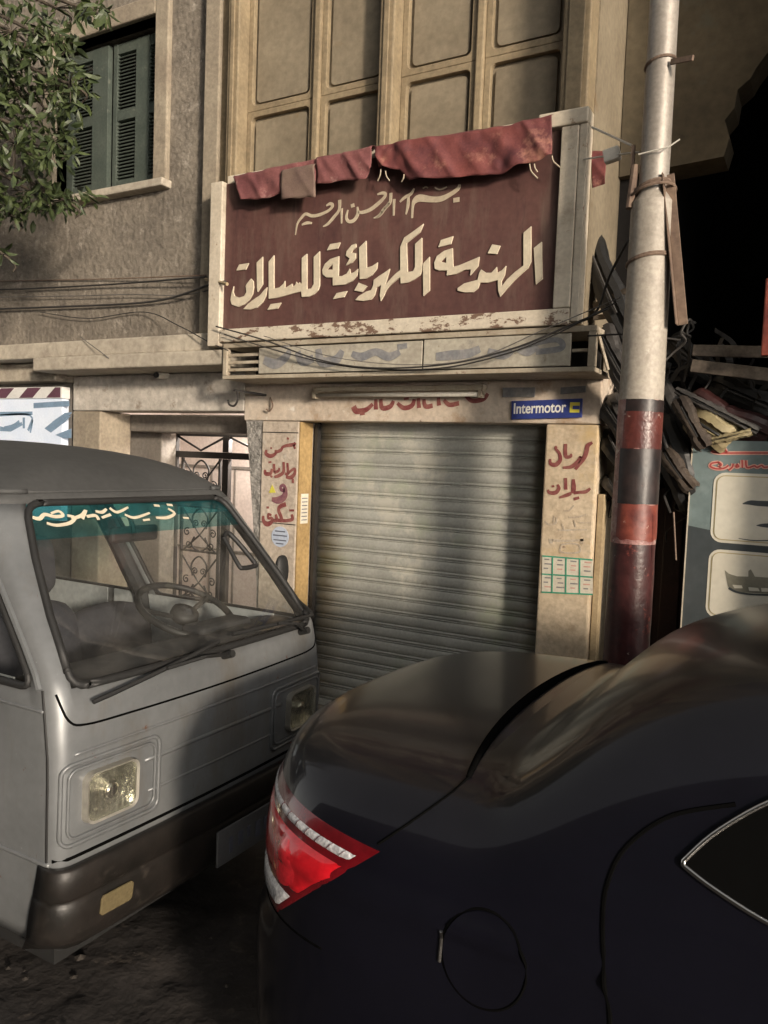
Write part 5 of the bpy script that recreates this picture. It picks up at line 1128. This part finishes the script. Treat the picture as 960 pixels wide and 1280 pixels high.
def line_on(pts, r, mat, name, off=.0, parent=None, n=6): return MB().tube([fl(x, z, off) for x, z in (lambda q: [(p.x, p.y) for p in q])(smooth([Vector((x, z, 0)) for x, z in pts], 8))], r, n).build(name, mat, parent or CAR, smooth_=True)
# tail lights (near one seen, far one mirrored)
def patch(name, quad, mat, parent, off, s=-1, nu=18, nv=12, flat=False):
    """quad: functions of corner points (x, z): bottom-left, bottom-right, top-right, top-left"""
    def f(u, v):
        a = Vector(quad[0]).lerp(Vector(quad[1]), u); b = Vector(quad[3]).lerp(Vector(quad[2]), u); p = a.lerp(b, v)
        e = 1 if flat else min(u, 1-u, v, 1-v); return fl(p.x, p.y, off*min(1, e/.06), s)
    return MB().grid(f, nu, nv).build(name, mat, parent, smooth_=True)
for s in (-1, 1):
    tl = thing_part('tail_light', fl(-.95,.9,0,s), CAR)
    # pointed tip forward at the top, slanting down to the rear corner
    def band(name, z0, z1, mat, off, inset=0.0, u0=0.0, u1=1.0, nu=26, nv=8, dome=0.0):
        def f(u, v):
            z = lerp(z0, z1, v); xr_ = lerp(-1.012, -.738, (z-.730)/.256)-inset; xl_ = -1.203+inset*.3
            uu = lerp(u0, u1, u); x = lerp(xl_, xr_, uu); zz = z - .020*(x+1.14)/.35*(z-.73)/.25
            e = min(u, 1-u, v, 1-v); return fl(x, zz, off*min(1, e/.05) + dome*math.sin(math.pi*u)*math.sin(math.pi*v), s)
        return MB().grid(f, nu, nv).build(name, mat, tl, smooth_=True)
    band('lens_base', .730, .988, M['lampdark'], .005, nu=30, nv=14)
    band('red_lens', .812, .934, M['lampred'], .010, .010, nu=30, nv=12, dome=.004)
    band('clear_strip', .939, .968, M['lampclear'], .008, .012, .0, 1.0, 26, 4)
    for k in range(1,8): band('strip_rib', .938, .969, M['lampdark'], .0095, .012, .30+.70*k/8-.006, .30+.70*k/8+.006, 3, 4)
    band('clear_lens', .742, .808, M['lampclear'], .010, .006, .0, .99, 14, 5)
    rc = (-.995,.862)
    MB().grid(lambda u, v: fl(rc[0]+.062*v*math.cos(2*math.pi*u), rc[1]+.052*v*math.sin(2*math.pi*u), .017-.006*v*v, s), 26, 6, True).build('lamp_bowl', M['lampbright'], tl, smooth_=True)
# trunk gap, seal, door gaps, fuel flap
gap = []
for k in range(-24, 25):
    d = .60*k/24; s = -1 if d <= 0 else 1; gap.append(tp(-.680+.055*abs(d/.6)**2.2, max(abs(d), .004), .001, s))
MB().tube(gap, [.006+.009*(1-abs(k)/24)**.6 for k in range(-24, 25)], 8).build('window_seal', M['gap'], CAR, smooth_=True)
for s in (-1, 1):
    MB().tube([tp(-.625, .60, .0005, s), *[fl(lerp(-.635,-.745,k/12), lerp(1.070,.975,k/12), -.001, s) for k in range(13)]], .0035, 6).build('trunk_gap', M['gap'], CAR)
    dg = [(-.10,1.19),(-.20,1.15),(-.265,1.09),(-.288,1.03),(-.287,.97),(-.272,.88),(-.26,.80),(-.30,.66),(-.34,.5),(-.3,.33)]
    q = smooth([Vector((x, z, 0)) for x, z in dg], 16); MB().tube([fl(p.x, p.y, -.0012, s) for p in q], .0045, 6).build('door_gap', M['gap'], CAR)
    MB().tube([fl(.72, z, -.002, s) for z in [1.40-.03*k for k in range(38)]], .0035, 6).build('door_gap', M['gap'], CAR)
    MB().tube([fl(1.75, z, -.002, s) for z in [1.0-.03*k for k in range(25)]], .0035, 6).build('door_gap', M['gap'], CAR)
fc, fr_ = (-.492,.845), .083
ff = thing_part('fuel_flap', fl(*fc), CAR)
MB().tube([fl(fc[0]+fr_*math.cos(a), fc[1]+fr_*1.02*math.sin(a), -.002) for a in [2*math.pi*k/48 for k in range(49)]], .0038, 6, False).build('flap_gap', M['gap'], ff)
MB().grid(lambda u, v: fl(fc[0]+fr_*.96*v*math.cos(2*math.pi*u), fc[1]+fr_*.98*v*math.sin(2*math.pi*u), .0035), 40, 8, True).build('flap', M['carpaint'], ff, smooth_=True)
MB().tube([fl(fc[0]-fr_*1.01, fc[1]-.03+.06*k/4, .002) for k in range(5)], .004, 6).build('flap_hinge', M['chrome'], ff)
# glass: rear window, side windows with bright trim, windscreen
def rear(u, v):
    x = lerp(-.635, -.02, v); d = lerp(-.56, .56, u)*lerp(1.02,.90,v); s = -1 if d <= 0 else 1; e = min(u, 1-u, v, 1-v); return tp(x, max(abs(d),.002), .003*min(1, e/.06)-.0008, s)
MB().grid(rear, 40, 22).build('rear_window', M['carglass'], CAR, smooth_=True)
MB().tube([rear(u, 1) for u in [k/40 for k in range(41)]], .003, 6).build('window_seal', M['gap'], CAR)
MB().grid(lambda u, v: (lambda d, x: tp(x, max(abs(d),.002), .004, -1 if d <= 0 else 1))(lerp(-.56,.56,u), lerp(1.42,2.08,v)), 24, 14).build('windscreen', M['carglass'], CAR, smooth_=True)
for s in (-1, 1):
    top = [(-.170,1.092),(-.12,1.148),(-.03,1.215),(.10,1.27),(.35,1.325),(.8,1.345),(1.2,1.305),(1.5,1.20),(1.72,1.06)]
    bot = [(-.170,1.086),(-.12,1.066),(-.03,1.040),(.10,1.020),(.35,1.005),(.8,.99),(1.2,.98),(1.5,.975),(1.72,.975)]
    tt, bb = smooth([Vector((*p,0)) for p in top], 6), smooth([Vector((*p,0)) for p in bot], 6); n = len(tt)
    MB().grid(lambda u, v: (lambda a, b: fl(lerp(a.x,b.x,v), lerp(a.y,b.y,v), .003, s))(bb[round(u*(n-1))], tt[round(u*(n-1))]), n, 10)  .build('side_window', M['carside'], CAR, smooth_=True)
    MB().tube([fl(p.x, p.y, .004, s) for p in reversed(bb)]+[fl(p.x, p.y, .004, s) for p in tt], .005, 6).build('window_trim', M['chrome'], CAR, smooth_=True)
    h = thing_part('door_handle', fl(.2,.88,0,s), CAR); MB().tube([fl(x, .90, .004+.03*math.sin(math.pi*k/8), s) for k, x in enumerate([.08+.22*q/8 for q in range(9)])], .011, 8).build('lever', M['carpaint'], h, smooth_=True)
    for x in (-.45, 2.2):
        MB().grid(lambda u, v: Vector((x+lerp(0,.345,v)*math.cos(2*math.pi*u), VC+s*.8395, .285+lerp(0,.345,v)*math.sin(2*math.pi*u))), 28, 3, True).build('wheel_arch', M['black'], CAR)
        wheel(CAR, x, VC+s*.77, .31, .17, s)
MB().tube([csurf(-1.13, t, -1) for t in [k/10*.4+.05 for k in range(5)]], .003, 5).build('bumper_gap', M['gap'], CAR)
line_on([(-1.14,.72),(-1.04,.725),(-.94,.73),(-.85,.735)], .0035, M['gap'], 'bumper_gap', -.002)
